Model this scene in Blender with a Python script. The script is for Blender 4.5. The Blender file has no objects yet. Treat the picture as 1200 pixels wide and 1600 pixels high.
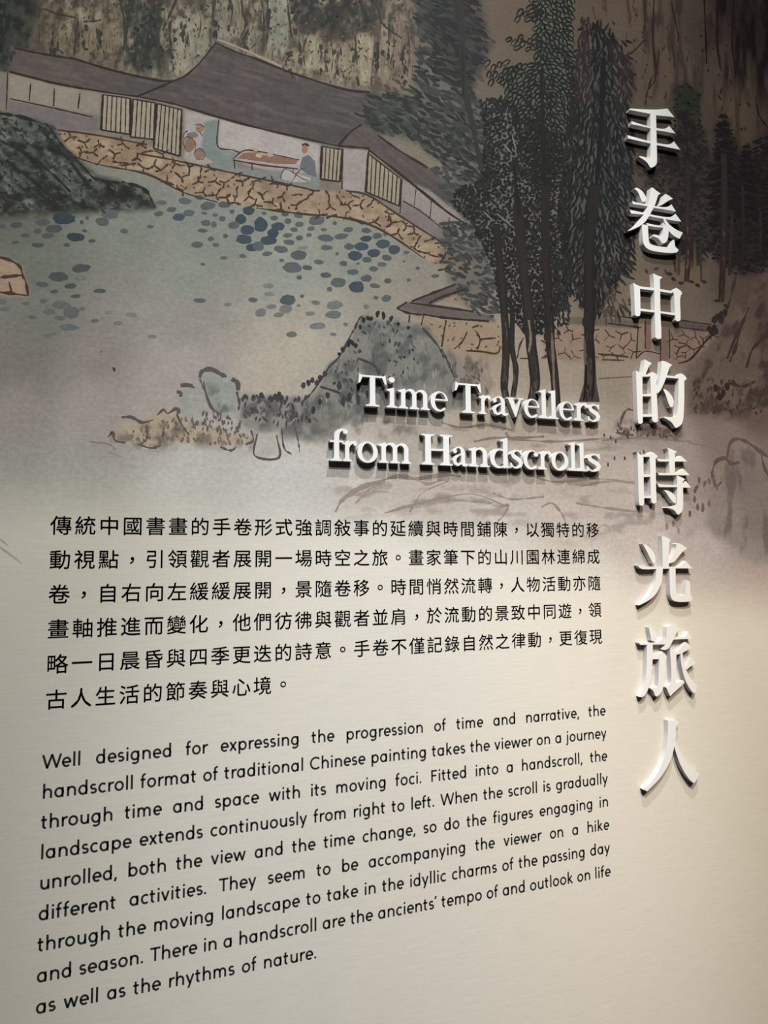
import bpy, bmesh, math, random
import numpy as np
from mathutils import Matrix, Vector

random.seed(7)
RNG = np.random.default_rng(7)
C = bpy.context.scene.collection
PI = math.pi

# ---------------------------------------------------------------- measures
S = 0.045                 # metres per printed-character pitch (the unit "u" along the wall, "v" up the wall)
Z0 = 1.622                # height of v = 0 above the floor
LETTER_D = 0.35           # thickness of the raised letters, in pitches
CAM_F = 1039.95           # focal length for a 1200 x 1600 picture
CAM_W = Vector((0.0710583746, -0.00504088323, -0.322585969))
CAM_C = (4.260769, -32.7927586, -1.60652422)

def world(u, v, d=0.0):
    return (u * S, -d * S, v * S + Z0)

# ---------------------------------------------------------------- camera
rotm = Matrix.Rotation(CAM_W.length, 3, CAM_W.normalized())       # local axes: x right, y forward, z up
cam_data = bpy.data.cameras.new('camera')
cam_data.sensor_fit = 'VERTICAL'
cam_data.sensor_height = 36.0
cam_data.lens = 36.0 * CAM_F / 1600.0
cam_data.clip_start = 0.05
cam = bpy.data.objects.new('camera', cam_data)
C.objects.link(cam)
base = Matrix(((1, 0, 0), (0, 0, -1), (0, 1, 0)))                 # camera -z looks along +y, camera y is up
m4 = (rotm @ base).to_4x4()
m4.translation = Vector((CAM_C[0] * S, CAM_C[1] * S, CAM_C[2] * S + Z0))
cam.matrix_world = m4
bpy.context.scene.camera = cam

# ---------------------------------------------------------------- light
sc = bpy.context.scene
sc.view_settings.view_transform = 'Standard'
sc.view_settings.look = 'None'
sc.view_settings.gamma = 1.0
sc.view_settings.exposure = 0.0
sc.view_settings.use_curve_mapping = False
wd = bpy.data.worlds.new('dim_gallery')
sc.world = wd
wd.use_nodes = True
wd.node_tree.nodes['Background'].inputs[0].default_value = (0.9, 0.95, 1.0, 1)
wd.node_tree.nodes['Background'].inputs[1].default_value = 0.012

GAIN = 1.9
# two ceiling spots read from letter shadows, then two added to brighten the wall: (u, v, distance) aim (u, v), half angle, strength, colour, radius
LAMPS = [
    ((7.7, 61.0, 52.0), (64.8, -89.2), 0.845, 1.09 * GAIN, (1.0, 1.0, 0.95), 0.018),
    ((20.3, 61.0, 25.0), (10.1, -3.5), 0.633, 0.682 * GAIN, (1.0, 0.99, 0.94), 0.02),
    ((38.0, 61.0, 68.2), (48.0, -20.8), 0.349, 0.88 * GAIN, (1.0, 0.74, 0.45), 0.05),  # added unseen warm lamp, lifts the lower right of the wall
    ((8.0, 61.0, 70.0), (18.8, -19.5), 0.220, 0.88 * GAIN, (1.0, 0.99, 1.04), 0.06),  # added unseen lamp, makes the brighter pool over the printed text
]
for i, (pos, aim, half, k, col, rad) in enumerate(LAMPS):
    ld = bpy.data.lights.new('wall_spot', 'SPOT')
    ld.energy = 4 * PI * PI * k * 5000 * S * S
    ld.color = col
    ld.spot_size = 2 * half
    ld.spot_blend = 1.0
    ld.shadow_soft_size = rad
    lo = bpy.data.objects.new('wall_spot', ld)
    C.objects.link(lo)
    p = Vector(world(pos[0], pos[1], pos[2]))
    lo.location = p
    lo.rotation_euler = (Vector(world(aim[0], aim[1], 0)) - p).to_track_quat('-Z', 'Y').to_euler()

def illum(u, v):
    """lamp light that reaches the wall at (u, v): used to turn a measured colour into a pigment"""
    E = np.zeros(np.shape(u) + (3,)) + 0.02
    for pos, aim, half, k, col, rad in LAMPS:
        dx, dy = u - pos[0], v - pos[1]
        r = np.sqrt(dx * dx + dy * dy + pos[2] ** 2)
        a = np.array([aim[0] - pos[0], aim[1] - pos[1], pos[2]]); a = a / np.linalg.norm(a)
        z = (dx * a[0] + dy * a[1] + pos[2] * a[2]) / r
        s = np.clip((z - math.cos(half)) / (1 - math.cos(half)), 0, 1)
        s = s * s * (3 - 2 * s) * pos[2] / r ** 3 * 5000 * k
        E = E + s[..., None] * np.array(col)
    return E

# ---------------------------------------------------------------- from a measured picture point to the wall plane
RM = np.array(rotm)
CC = np.array(CAM_C)

def wall_uv(x, y, d=0.0):
    x = np.asarray(x, float); y = np.asarray(y, float)
    r = np.stack([(x - 600) / CAM_F, np.ones_like(x), (800 - y) / CAM_F], -1) @ RM.T
    t = (-d - CC[1]) / r[..., 1]
    return CC[0] + t * r[..., 0], CC[2] + t * r[..., 2]

def photo_xy(u, v):
    q = np.stack([u - CC[0], np.zeros_like(u) - CC[1], v - CC[2]], -1) @ RM
    return 600 + CAM_F * q[..., 0] / q[..., 1], 800 - CAM_F * q[..., 2] / q[..., 1]

def lin(c):
    c = np.asarray(c, float) / 255.0
    return np.where(c <= 0.04045, c / 12.92, ((c + 0.055) / 1.055) ** 2.4)

# ---------------------------------------------------------------- materials
def new_mat(name):
    m = bpy.data.materials.new(name); m.use_nodes = True
    nt = m.node_tree
    return m, nt, nt.nodes['Principled BSDF']

CREAM = (0.415, 0.393, 0.352)

def weave(nt, bsdf, colour_socket, strength, mottle=0.0, amount=None):
    """fine horizontal thread of the printed wall cloth: slight colour change and bump"""
    tc = nt.nodes.new('ShaderNodeNewGeometry')
    def layer(scale, detail, rough):
        mp = nt.nodes.new('ShaderNodeMapping'); mp.inputs['Scale'].default_value = scale
        nt.links.new(tc.outputs['Position'], mp.inputs['Vector'])
        nz = nt.nodes.new('ShaderNodeTexNoise'); nz.inputs['Scale'].default_value = 1.0
        nz.inputs['Detail'].default_value = detail; nz.inputs['Roughness'].default_value = rough
        nt.links.new(mp.outputs['Vector'], nz.inputs['Vector'])
        return nz.outputs['Fac']
    a = layer((14, 14, 330), 2.0, 0.6)
    b = layer((420, 420, 60), 1.0, 0.5)
    add = nt.nodes.new('ShaderNodeMath'); add.operation = 'MULTIPLY_ADD'
    nt.links.new(b, add.inputs[0]); add.inputs[1].default_value = 0.45
    nt.links.new(a, add.inputs[2])
    mr = nt.nodes.new('ShaderNodeMapRange')
    mr.inputs['From Min'].default_value = 0.4; mr.inputs['From Max'].default_value = 1.05
    mr.inputs['To Min'].default_value = 1.0 - strength; mr.inputs['To Max'].default_value = 1.0 + strength
    nt.links.new(add.outputs[0], mr.inputs['Value'])
    mul = nt.nodes.new('ShaderNodeVectorMath'); mul.operation = 'SCALE'
    fac = mr.outputs['Result']
    if mottle:                                   # uneven taking-up of the ink by the silk
        c = layer((95, 95, 120), 5.0, 0.72)
        m2 = nt.nodes.new('ShaderNodeMapRange')
        m2.inputs['From Min'].default_value = 0.3; m2.inputs['From Max'].default_value = 0.7
        m2.inputs['To Min'].default_value = -mottle; m2.inputs['To Max'].default_value = mottle
        nt.links.new(c, m2.inputs['Value'])
        am = nt.nodes.new('ShaderNodeMath'); am.operation = 'MULTIPLY_ADD'
        nt.links.new(m2.outputs['Result'], am.inputs[0]); nt.links.new(amount, am.inputs[1]); am.inputs[2].default_value = 1.0
        mm = nt.nodes.new('ShaderNodeMath'); mm.operation = 'MULTIPLY'
        nt.links.new(fac, mm.inputs[0]); nt.links.new(am.outputs[0], mm.inputs[1])
        fac = mm.outputs[0]
    nt.links.new(colour_socket, mul.inputs[0]); nt.links.new(fac, mul.inputs['Scale'])
    nt.links.new(mul.outputs['Vector'], bsdf.inputs['Base Color'])
    bp = nt.nodes.new('ShaderNodeBump'); bp.inputs['Strength'].default_value = 0.12
    bp.inputs['Distance'].default_value = 0.0006
    nt.links.new(add.outputs[0], bp.inputs['Height'])
    nt.links.new(bp.outputs['Normal'], bsdf.inputs['Normal'])
    bsdf.inputs['Roughness'].default_value = 0.9
    bsdf.inputs['Specular IOR Level'].default_value = 0.1

def cloth_mat(name, colour=None):
    m, nt, b = new_mat(name)
    if colour is None:
        at = nt.nodes.new('ShaderNodeAttribute'); at.attribute_name = 'pigment'
        weave(nt, b, at.outputs['Color'], 0.07, 0.15, at.outputs['Alpha'])
    else:
        rgb = nt.nodes.new('ShaderNodeRGB'); rgb.outputs[0].default_value = (*colour, 1)
        weave(nt, b, rgb.outputs[0], 0.07)
    return m

def plain(name, colour, rough=0.6, spec=0.3, speck=0.03):
    m, nt, b = new_mat(name)
    nz = nt.nodes.new('ShaderNodeTexNoise'); nz.inputs['Scale'].default_value = 60
    mr = nt.nodes.new('ShaderNodeMapRange')
    mr.inputs['To Min'].default_value = 1 - speck; mr.inputs['To Max'].default_value = 1 + speck
    geo = nt.nodes.new('ShaderNodeNewGeometry')
    nt.links.new(geo.outputs['Position'], nz.inputs['Vector'])
    nt.links.new(nz.outputs['Fac'], mr.inputs['Value'])
    mul = nt.nodes.new('ShaderNodeVectorMath'); mul.operation = 'SCALE'
    mul.inputs[0].default_value = colour
    nt.links.new(mr.outputs['Result'], mul.inputs['Scale'])
    nt.links.new(mul.outputs['Vector'], b.inputs['Base Color'])
    b.inputs['Roughness'].default_value = rough
    b.inputs['Specular IOR Level'].default_value = spec
    return m

M_WALL = cloth_mat('cream_wall_cloth', CREAM)
M_MURAL = cloth_mat('printed_ink_landscape')
M_INK = plain('black_print', (0.012, 0.012, 0.013), 0.75, 0.12)
M_WHITE = plain('white_painted_letter', (0.486, 0.482, 0.484), 0.5, 0.25, 0.01)
M_FLOOR = plain('dark_floor', (0.03, 0.028, 0.026), 0.6, 0.3, 0.2)

# ---------------------------------------------------------------- mesh helpers
def link(name, verts, faces, mat, parent=None):
    me = bpy.data.meshes.new(name)
    me.from_pydata([tuple(v) for v in verts], [], faces)
    me.materials.append(mat)
    o = bpy.data.objects.new(name, me)
    C.objects.link(o)
    if parent: o.parent = parent
    return o

def tag(o, label=None, cat=None, group=None, kind=None):
    if label: o['label'] = label
    if cat: o['category'] = cat
    if group: o['group'] = group
    if kind: o['kind'] = kind
    return o

def box(name, x0, x1, y0, y1, z0, z1, mat):
    v = [(x, y, z) for x in (x0, x1) for y in (y0, y1) for z in (z0, z1)]
    f = [(0, 1, 3, 2), (4, 6, 7, 5), (0, 4, 5, 1), (2, 3, 7, 6), (0, 2, 6, 4), (1, 5, 7, 3)]
    return link(name, v, f, mat)

# ---------------------------------------------------------------- the setting
tag(box('wall_back', -1.6, 3.6, 0.0, 0.12, 0.0, 4.6, M_WALL), kind='structure')
tag(box('floor', -1.6, 3.6, -4.0, 0.12, -0.05, 0.0, M_FLOOR), kind='structure')
# ================================================================ the printed ink landscape
NOISE = {}
def vnoise(x, y, scale, seed):
    """smooth value noise, 0..1"""
    if seed not in NOISE: NOISE[seed] = np.random.default_rng(seed).random((256, 256))
    g = NOISE[seed]
    X, Y = np.asarray(x) / scale + 1000.0, np.asarray(y) / scale + 1000.0
    xi, yi = np.floor(X).astype(int), np.floor(Y).astype(int)
    fx, fy = X - xi, Y - yi
    fx, fy = fx * fx * (3 - 2 * fx), fy * fy * (3 - 2 * fy)
    a, b = g[xi % 256, yi % 256], g[(xi + 1) % 256, yi % 256]
    c, d = g[xi % 256, (yi + 1) % 256], g[(xi + 1) % 256, (yi + 1) % 256]
    return (a * (1 - fx) + b * fx) * (1 - fy) + (c * (1 - fx) + d * fx) * fy

def fbm(x, y, scale, seed, octaves=3):
    s = 0; w = 0
    for o in range(octaves):
        k = 0.5 ** o
        s = s + k * vnoise(x, y, scale * k, seed + o); w += k
    return s / w

def pigment(rgb, u, v):
    """measured colour -> pigment, given the lamp light at that point of the wall"""
    return np.clip(lin(rgb) / illum(np.asarray(u, float), np.asarray(v, float)), 0.004, 0.6)

# --- ground: the cloth with broad washes, held on a fine grid of points (x, y are picture measures of the wall)
GU = np.arange(-12.0, 60.01, 0.1); GV = np.arange(-9.0, 46.01, 0.1)
UU, VV = np.meshgrid(GU, GV)
PX, PY = photo_xy(UU, VV)

CTRL = [  # x, y, colour
 (20,20,(66,64,58)),(110,40,(104,96,82)),(250,20,(112,106,92)),(300,100,(128,120,104)),(420,60,(138,130,112)),(520,90,(140,130,112)),(600,90,(128,116,100)),
 (720,60,(104,92,80)),(790,40,(98,86,72)),(950,30,(88,75,64)),(950,160,(82,70,60)),(1030,110,(80,68,58)),(1110,60,(62,51,46)),(1140,180,(66,55,47)),(1190,20,(24,20,20)),
 (1190,200,(44,36,32)),(1195,420,(62,50,44)),(640,260,(122,115,100)),(720,330,(88,88,80)),(800,250,(84,85,78)),(870,350,(78,78,72)),(940,300,(74,72,66)),
 (1000,240,(76,66,58)),(1050,400,(92,80,68)),(970,420,(104,92,78)),(960,470,(112,98,84)),(1060,460,(98,84,72)),(1140,440,(74,62,54)),(1150,560,(88,74,64)),
 (20,340,(96,98,90)),(60,420,(104,107,98)),(60,500,(108,110,101)),(200,360,(122,125,115)),(330,360,(128,132,124)),(300,430,(134,137,128)),(450,420,(142,146,136)),
 (560,400,(136,138,128)),(660,420,(136,130,120)),(600,470,(146,140,128)),(500,500,(158,152,142)),(300,500,(142,138,130)),(150,560,(130,124,116)),(30,560,(114,109,102)),
 (30,650,(133,127,119)),(150,650,(146,139,131)),(300,560,(158,150,145)),(420,570,(172,163,148)),(480,540,(172,164,148)),(250,640,(156,149,141)),(100,740,(146,146,136)),
 (300,740,(178,177,170)),(450,760,(192,190,184)),(30,740,(136,133,125)),(560,770,(198,192,184)),(700,770,(190,180,170)),(640,680,(172,163,151)),(760,560,(154,140,122)),
 (760,640,(170,158,142)),(850,570,(152,138,121)),(960,580,(144,129,113)),(900,690,(178,165,151)),(1060,690,(152,136,125)),(960,760,(184,169,157)),(1000,850,(196,180,168)),
 (1120,640,(116,98,88)),(1140,680,(124,106,96)),(1190,640,(92,74,66)),(1190,760,(106,90,82)),(1150,820,(150,134,124)),(1190,900,(158,138,126)),(1100,860,(182,165,154)),
 (760,840,(212,203,193)),(880,830,(200,187,174)),(600,840,(206,201,193)),(940,900,(212,200,187)),
]
cx = np.array([c[0] for c in CTRL], float); cy = np.array([c[1] for c in CTRL], float)
cc = lin(np.array([c[2] for c in CTRL]))
EG = illum(UU, VV)
num = np.zeros(UU.shape + (3,)); den = np.zeros(UU.shape)
wx = PX + 26 * (fbm(PX, PY, 70, 1) - .5); wy = PY + 26 * (fbm(PX, PY, 70, 5) - .5)
for x, y, c in zip(cx, cy, cc):
    w = 1.0 / ((wx - x) ** 2 + (wy - y) ** 2 + 180.0) ** 1.6
    num += w[..., None] * c; den += w
GC = num / den[..., None] / EG
GC *= (0.93 + 0.14 * fbm(PX, PY, 22, 9, 4))[..., None]

def sdist(poly, x, y):
    """signed distance to a polygon, positive inside"""
    P = np.array(poly, float)
    d = np.full(x.shape, 1e9); ins = np.zeros(x.shape, bool)
    for i in range(len(P)):
        a, b = P[i - 1], P[i]
        e = b - a
        t = np.clip(((x - a[0]) * e[0] + (y - a[1]) * e[1]) / (e @ e + 1e-9), 0, 1)
        d = np.minimum(d, np.hypot(x - a[0] - t * e[0], y - a[1] - t * e[1]))
        cross = (a[1] > y) != (b[1] > y)
        with np.errstate(divide='ignore', invalid='ignore'):
            xi = a[0] + (y - a[1]) * e[0] / (e[1] if e[1] else 1e-9)
        ins ^= cross & (x < xi)
    return np.where(ins, d, -d)

def wash(poly, rgb, alpha=1.0, feather=5.0, rough=4.0, mottle=0.12, scale=16, seed=21):
    xs = [p[0] for p in poly]; ys = [p[1] for p in poly]
    m = 3 * feather + 2 * rough + 6
    sel = (PX > min(xs) - m) & (PX < max(xs) + m) & (PY > min(ys) - m) & (PY < max(ys) + m)
    if not sel.any(): return
    x, y = PX[sel], PY[sel]
    d = sdist(poly, x, y) + rough * 2 * (fbm(x, y, scale, seed) - .5)
    k = np.clip((d + feather) / (2 * feather), 0, 1); k = k * k * (3 - 2 * k) * alpha
    n = 1 + mottle * 2 * (fbm(x, y, scale, seed + 3, 4) - .5)
    col = lin(rgb) / EG[sel] * n[:, None]
    GC[sel] = GC[sel] * (1 - k[:, None]) + col * k[:, None]

def smudge(poly, rgb, lo, hi, sx, sy, alpha=1.0, seed=51, feather=14, ang=0.0):
    """broken ink texture: the dark parts of a stretched noise, inside a soft region"""
    xs = [p[0] for p in poly]; ys = [p[1] for p in poly]; m = 3 * feather
    sel = (PX > min(xs) - m) & (PX < max(xs) + m) & (PY > min(ys) - m) & (PY < max(ys) + m)
    x, y = PX[sel], PY[sel]
    k = np.clip((sdist(poly, x, y) + feather) / (2 * feather), 0, 1)
    ca, sa = math.cos(ang), math.sin(ang)
    n = fbm((x * ca + y * sa) / sx, (-x * sa + y * ca) / sy, 1.0, seed, 4)
    k = k * np.clip((n - lo) / (hi - lo), 0, 1) * alpha
    col = lin(rgb) / EG[sel]
    GC[sel] = GC[sel] * (1 - k[:, None]) + col * k[:, None]

# --- brush marks: every mark is a small flat shape in the print layer, coloured per point
BV, BF, BC = [], [], []
def ink(poly, rgb, layer, jit=0.06):
    k = 1 + jit * random.uniform(-1, 1)
    P = np.array(poly, float)
    u, v = wall_uv(P[:, 0], P[:, 1])
    m = [float(u.mean()), float(v.mean())]
    col = pigment(rgb, m[0], m[1]) * k
    d = 0.0050 + layer * 0.0006 + random.random() * 0.0005
    b = len(BV)
    for a, c in zip(u, v):
        BV.append((a, c, d)); BC.append(col)
    BF.append(tuple(range(b, b + len(P))))

def catmull(pts, k=5):
    if len(pts) < 3: return [tuple(p) for p in pts]
    P = [np.array(p, float) for p in pts]
    P = [2 * P[0] - P[1]] + P + [2 * P[-1] - P[-2]]
    out = []
    for i in range(1, len(P) - 2):
        for j in range(k):
            t = j / k
            out.append(tuple(0.5 * (2 * P[i] + (P[i + 1] - P[i - 1]) * t + (2 * P[i - 1] - 5 * P[i] + 4 * P[i + 1] - P[i + 2]) * t * t
                                    + (3 * P[i] - P[i - 1] - 3 * P[i + 1] + P[i + 2]) * t ** 3)))
    out.append(tuple(P[-2]))
    return out

def line(pts, w, rgb, layer, wob=0.35, taper=0.35, curve=True, jit=.06):
    """a brush line of changing width"""
    p = catmull(pts) if curve else [tuple(q) for q in pts]
    # resample long straight pieces so the width can wander
    q = [p[0]]
    for a, b in zip(p, p[1:]):
        n = max(1, int(math.hypot(b[0] - a[0], b[1] - a[1]) / 7))
        q += [(a[0] + (b[0] - a[0]) * k / n, a[1] + (b[1] - a[1]) * k / n) for k in range(1, n + 1)]
    n = len(q)
    if n < 2: return
    P = np.array(q, float)
    T = np.gradient(P, axis=0); T /= np.linalg.norm(T, axis=1)[:, None] + 1e-9
    N = np.stack([-T[:, 1], T[:, 0]], 1)
    s = np.linspace(0, 1, n)
    ww = w / 2 * (1 - taper * np.abs(2 * s - 1) ** 3) * (1 + wob * np.interp(s, np.linspace(0, 1, 9 + n // 4), RNG.uniform(-1, 1, 9 + n // 4)))
    L, R2 = P + N * ww[:, None], P - N * ww[:, None]
    A = np.concatenate([L, R2])
    u, v = wall_uv(A[:, 0], A[:, 1])
    if isinstance(rgb, list):                     # colour changes along the line
        s2 = np.concatenate([s, s])[:, None] ** 0.8
        col = pigment(np.array(rgb[0], float) * (1 - s2) + np.array(rgb[1], float) * s2, u, v)
    else:
        col = pigment(rgb, u, v) * (1 + jit * random.uniform(-1, 1))
    d = 0.0050 + layer * 0.0006 + random.random() * 0.0005
    b = len(BV)
    for i in range(2 * n):
        BV.append((float(u[i]), float(v[i]), d)); BC.append(col[i])
    for i in range(n - 1):
        BF.append((b + i, b + i + 1, b + n + i + 1, b + n + i))

def dash(x, y, L, w, ang, rgb, layer, jit=.15):
    a = math.radians(ang); ca, sa = math.cos(a), math.sin(a)
    sh = [(-.5, 0), (-.25, -.42), (.1, -.5), (.38, -.3), (.5, 0), (.36, .3), (.05, .5), (-.28, .4)]
    r = lambda: 1 + random.uniform(-.18, .18)
    ink([(x + p * L * r() * ca - q * w * r() * sa, y + p * L * r() * sa + q * w * r() * ca) for p, q in sh], rgb, layer, jit)

def blob(x, y, rx, ry, rgb, layer, jit=.1, rough=.16, n=12, ang=0):
    a0 = math.radians(ang); ca, sa = math.cos(a0), math.sin(a0)
    pts = []
    for k in range(n):
        t = 2 * PI * k / n; r = 1 + random.uniform(-rough, rough)
        p, q = rx * r * math.cos(t), ry * r * math.sin(t)
        pts.append((x + p * ca - q * sa, y + p * sa + q * ca))
    ink(pts, rgb, layer, jit)

def loop(x, y, L, w, ang, rgb, layer, t=1.6):
    """an outlined leaf"""
    a = math.radians(ang); ca, sa = math.cos(a), math.sin(a)
    pts = []
    for k in range(10):
        th = PI * 0.12 + 2 * PI * 0.9 * k / 9
        p, q = L / 2 * math.cos(th), w / 2 * math.sin(th)
        pts.append((x + p * ca - q * sa, y + p * sa + q * ca))
    line(pts, t, rgb, layer, .3, .4, False)

def inside(poly, x, y):
    r = False
    for i in range(len(poly)):
        a, b = poly[i - 1], poly[i]
        if (a[1] > y) != (b[1] > y) and x < a[0] + (y - a[1]) * (b[0] - a[0]) / (b[1] - a[1]): r = not r
    return r

def scatter(poly, n, gap=0.0):
    xs = [p[0] for p in poly]; ys = [p[1] for p in poly]
    out = []; tries = 0; cells = {}
    while len(out) < n and tries < n * 30:
        tries += 1
        x, y = random.uniform(min(xs), max(xs)), random.uniform(min(ys), max(ys))
        if not inside(poly, x, y): continue
        if gap:
            c = (int(x // gap), int(y // gap))
            if any((x - p[0]) ** 2 + (y - p[1]) ** 2 < gap * gap for i in (-1, 0, 1) for j in (-1, 0, 1) for p in cells.get((c[0] + i, c[1] + j), ())): continue
            cells.setdefault(c, []).append((x, y))
        out.append((x, y))
    return out

INK = (52, 42, 39); BROWN = (66, 52, 45); DARK = (40, 38, 37)
Q = lambda ox, oy, k, pts: [(ox + x / k, oy + y / k) for x, y in pts]

# ---------- cliffs along the top
CLIFF = [(60,-40),(660,-40),(650,60),(640,110),(585,140),(540,136),(470,118),(400,92),(338,66),(300,104),(262,126),(180,110),(115,90),(60,72)]
wash([(-80,-60),(40,-60),(36,60),(20,110),(-80,140)], (56,58,54), .9, 16, 14)
wash([(60,0),(200,-10),(195,90),(120,84),(60,60)], (104,94,78), .7, 10, 8)
wash([(255,18),(285,8),(310,30),(312,100),(290,118),(262,116),(250,60)], (142,136,118), .85, 6, 6)
wash([(118,15),(185,12),(195,60),(192,104),(120,84)], (124,112,92), .55, 8, 8)
wash([(470,45),(510,60),(560,48),(590,60),(610,100),(575,140),(480,112)], (150,140,120), .7, 9, 10)
wash([(330,-30),(372,-30),(376,60),(340,64)], (132,128,112), .6, 8, 6)
wash([(415,-10),(450,-10),(452,80),(420,84)], (132,136,120), .6, 6, 5)
wash([(190,-30),(250,-30),(252,105),(236,112),(215,108),(200,90)], (70,72,66), .75, 8, 10)
wash([(455,-30),(600,-30),(590,40),(560,52),(520,62),(480,48),(456,40)], (68,70,66), .65, 8, 12)
smudge(CLIFF, (52,52,48), .46, .66, 5, 26, .75, 61)
smudge(CLIFF, (60,54,48), .50, .66, 3, 34, .6, 62)
smudge(CLIFF, (56,50,45), .52, .64, 7, 9, .75, 71)
smudge(CLIFF, (172,162,140), .60, .74, 12, 26, .45, 74)
smudge([(180,-40),(255,-40),(258,112),(200,108)], (42,46,44), .42, .58, 10, 30, .85, 64)
smudge([(450,-40),(600,-40),(580,50),(460,56)], (40,44,44), .42, .56, 16, 18, .85, 66)
smudge([(-60,-60),(60,-60),(60,90),(-60,130)], (36,38,36), .42, .58, 14, 18, .9, 67)
smudge([(440,40),(640,40),(620,150),(540,140),(440,110)], (78,64,54), .50, .62, 8, 26, .8, 68)
FINGERS = [(268,30,34,86,(150,144,126)),(290,20,30,70,(140,136,118)),(128,34,30,44,(128,116,96)),(155,38,34,46,(124,112,92)),(335,-20,26,80,(132,128,112)),(362,-20,18,70,(124,118,102)),
           (418,-30,32,112,(136,138,122)),(474,52,30,62,(162,152,128)),(508,66,24,60,(156,146,122)),(530,64,26,60,(150,138,116)),(556,50,30,84,(164,152,130)),(592,56,18,70,(144,128,108)),
           (612,20,22,90,(140,126,110)),(634,60,14,70,(132,116,102)),(84,40,30,44,(112,102,84)),(204,-10,16,60,(92,92,82)),(384,40,20,40,(136,128,110)),(450,76,22,44,(150,142,120))]
for fx, fy, fw, fh, fc in FINGERS:
    wash([(fx, fy + 8), (fx + fw * .3, fy), (fx + fw * .75, fy + 3), (fx + fw, fy + 12), (fx + fw * .95, fy + fh), (fx + fw * .1, fy + fh - 4)], fc, .62, 5, 9, .22, 8, 191 + int(fx) % 40)
    j = lambda a: random.uniform(-a, a)
    edge = [(fx + j(5), fy + fh * random.uniform(.6, 1.0)), (fx - 2 + j(4), fy + fh * .5), (fx + 1 + j(4), fy + 8 + j(5)), (fx + fw * .35 + j(4), fy + j(5)), (fx + fw * .85 + j(4), fy + 4 + j(6))]
    line(edge[:random.choice([3, 4, 5])], random.uniform(1.8, 5), random.choice([(60,55,49),(52,52,48),(70,60,52)]), 2, .95, .8)
    for q in range(5):
        blob(fx + j(7), fy + fh * random.uniform(.1, 1.0), random.uniform(1.5, 4), random.uniform(2.5, 7), random.choice([(58,56,50),(66,60,52),(50,51,48)]), 2, .1, .4, 9)
    for q in range(10):
        xx = fx + random.uniform(.15, .95) * fw; yy = fy + random.uniform(.1, .7) * fh
        line([(xx, yy), (xx + random.uniform(-2, 2), yy + random.uniform(8, 26))], random.uniform(.8, 2), tuple(c * random.uniform(.62, .85) for c in fc), 2, .8, .8)
for p, w in [([(60,30),(66,14),(90,22),(120,28)],3.2),([(60,33),(62,66)],1.8),([(122,28),(120,50),(116,86)],3.6),([(130,34),(150,33),(160,30)],3),
             ([(186,-5),(192,20),(196,60),(192,80)],4.5),([(278,-6),(262,30),(254,48)],4),([(248,-10),(246,40),(250,108)],4),([(308,10),(314,34),(310,60)],2),
             ([(376,-8),(380,20),(384,40),(372,66)],3.5),([(408,-6),(412,30),(410,70)],2.4),([(448,-6),(452,30),(456,60)],3),([(585,-10),(592,20),(600,40),(628,60)],2.6),
             ([(580,40),(586,60),(582,100),(580,134)],3),([(550,48),(556,70),(552,98)],2.2),([(516,60),(520,84),(518,112)],2.2),([(652,36),(656,60),(655,110)],2.2),
             ([(612,30),(616,70),(610,100)],2.4),([(636,40),(640,80),(636,120)],2)]:
    line(p, w * .8, (62,53,47), 2, .8)
for x, y in scatter(CLIFF, 900):
    dash(x, y, random.uniform(3, 9), random.uniform(1.0, 3.2), random.gauss(92, 34), random.choice([(62,54,48),(72,65,56),(64,64,58),(88,76,64),(98,90,76)]), 1)
for x, y in scatter([(452,-30),(600,-30),(585,45),(455,52)], 150) + scatter([(186,-30),(255,-30),(255,110),(200,104)], 130) + scatter([(-40,-40),(30,-40),(24,100),(-40,130)], 120):
    blob(x, y, random.uniform(1.6, 4.2), random.uniform(2, 5.5), random.choice([(46,48,46),(54,57,53),(64,66,60)]), 2, .1, .35, 9)

# ---------- right-hand cliff face
RC = [(900,-60),(1260,-60),(1260,300),(1150,230),(1100,150),(1020,160),(985,150),(960,60)]
wash([(1090,-60),(1260,-60),(1260,140),(1180,120),(1130,60)], (34,27,26), .8, 30, 20)
wash([(1110,150),(1150,140),(1195,180),(1185,240),(1140,235)], (74,61,50), .6, 16, 10)
smudge(RC, (46,36,33), .52, .68, 9, 60, .75, 81, 20)
smudge([(1090,-60),(1260,-60),(1260,200),(1130,120)], (18,14,15), .42, .60, 12, 60, .85, 83, 24)
for p, w in [([(1006,-10),(1008,30),(1004,60)],2),([(1022,-6),(1020,60),(1024,120),(1012,140)],3.4),([(1030,80),(1026,110),(1030,116)],2),([(1048,-4),(1054,30),(1060,56),(1058,66)],2.6),
             ([(1050,70),(1053,90),(1054,108)],2.4),([(1008,62),(990,80),(976,88)],2.2),([(1020,118),(1012,140),(1008,165)],2.6),([(1100,-5),(1102,40),(1104,100)],2.6),([(1122,0),(1120,60),(1126,110)],2.6),
             ([(1146,0),(1144,70),(1150,120)],3.4),([(1163,0),(1162,60),(1164,118)],3.6),([(1180,150),(1186,180),(1200,200)],2),([(980,-4),(984,24)],1.6),([(926,10),(930,30)],1.6)]:
    line(p, w, (44,34,31) if p[0][0] < 1090 else (26,20,20), 2, .5)
for x, y in scatter(RC, 170):
    dash(x, y, random.uniform(4, 12), random.uniform(1.4, 3.6), random.gauss(85, 30), (56,44,38) if x < 1090 else (34,27,25), 1)

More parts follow.
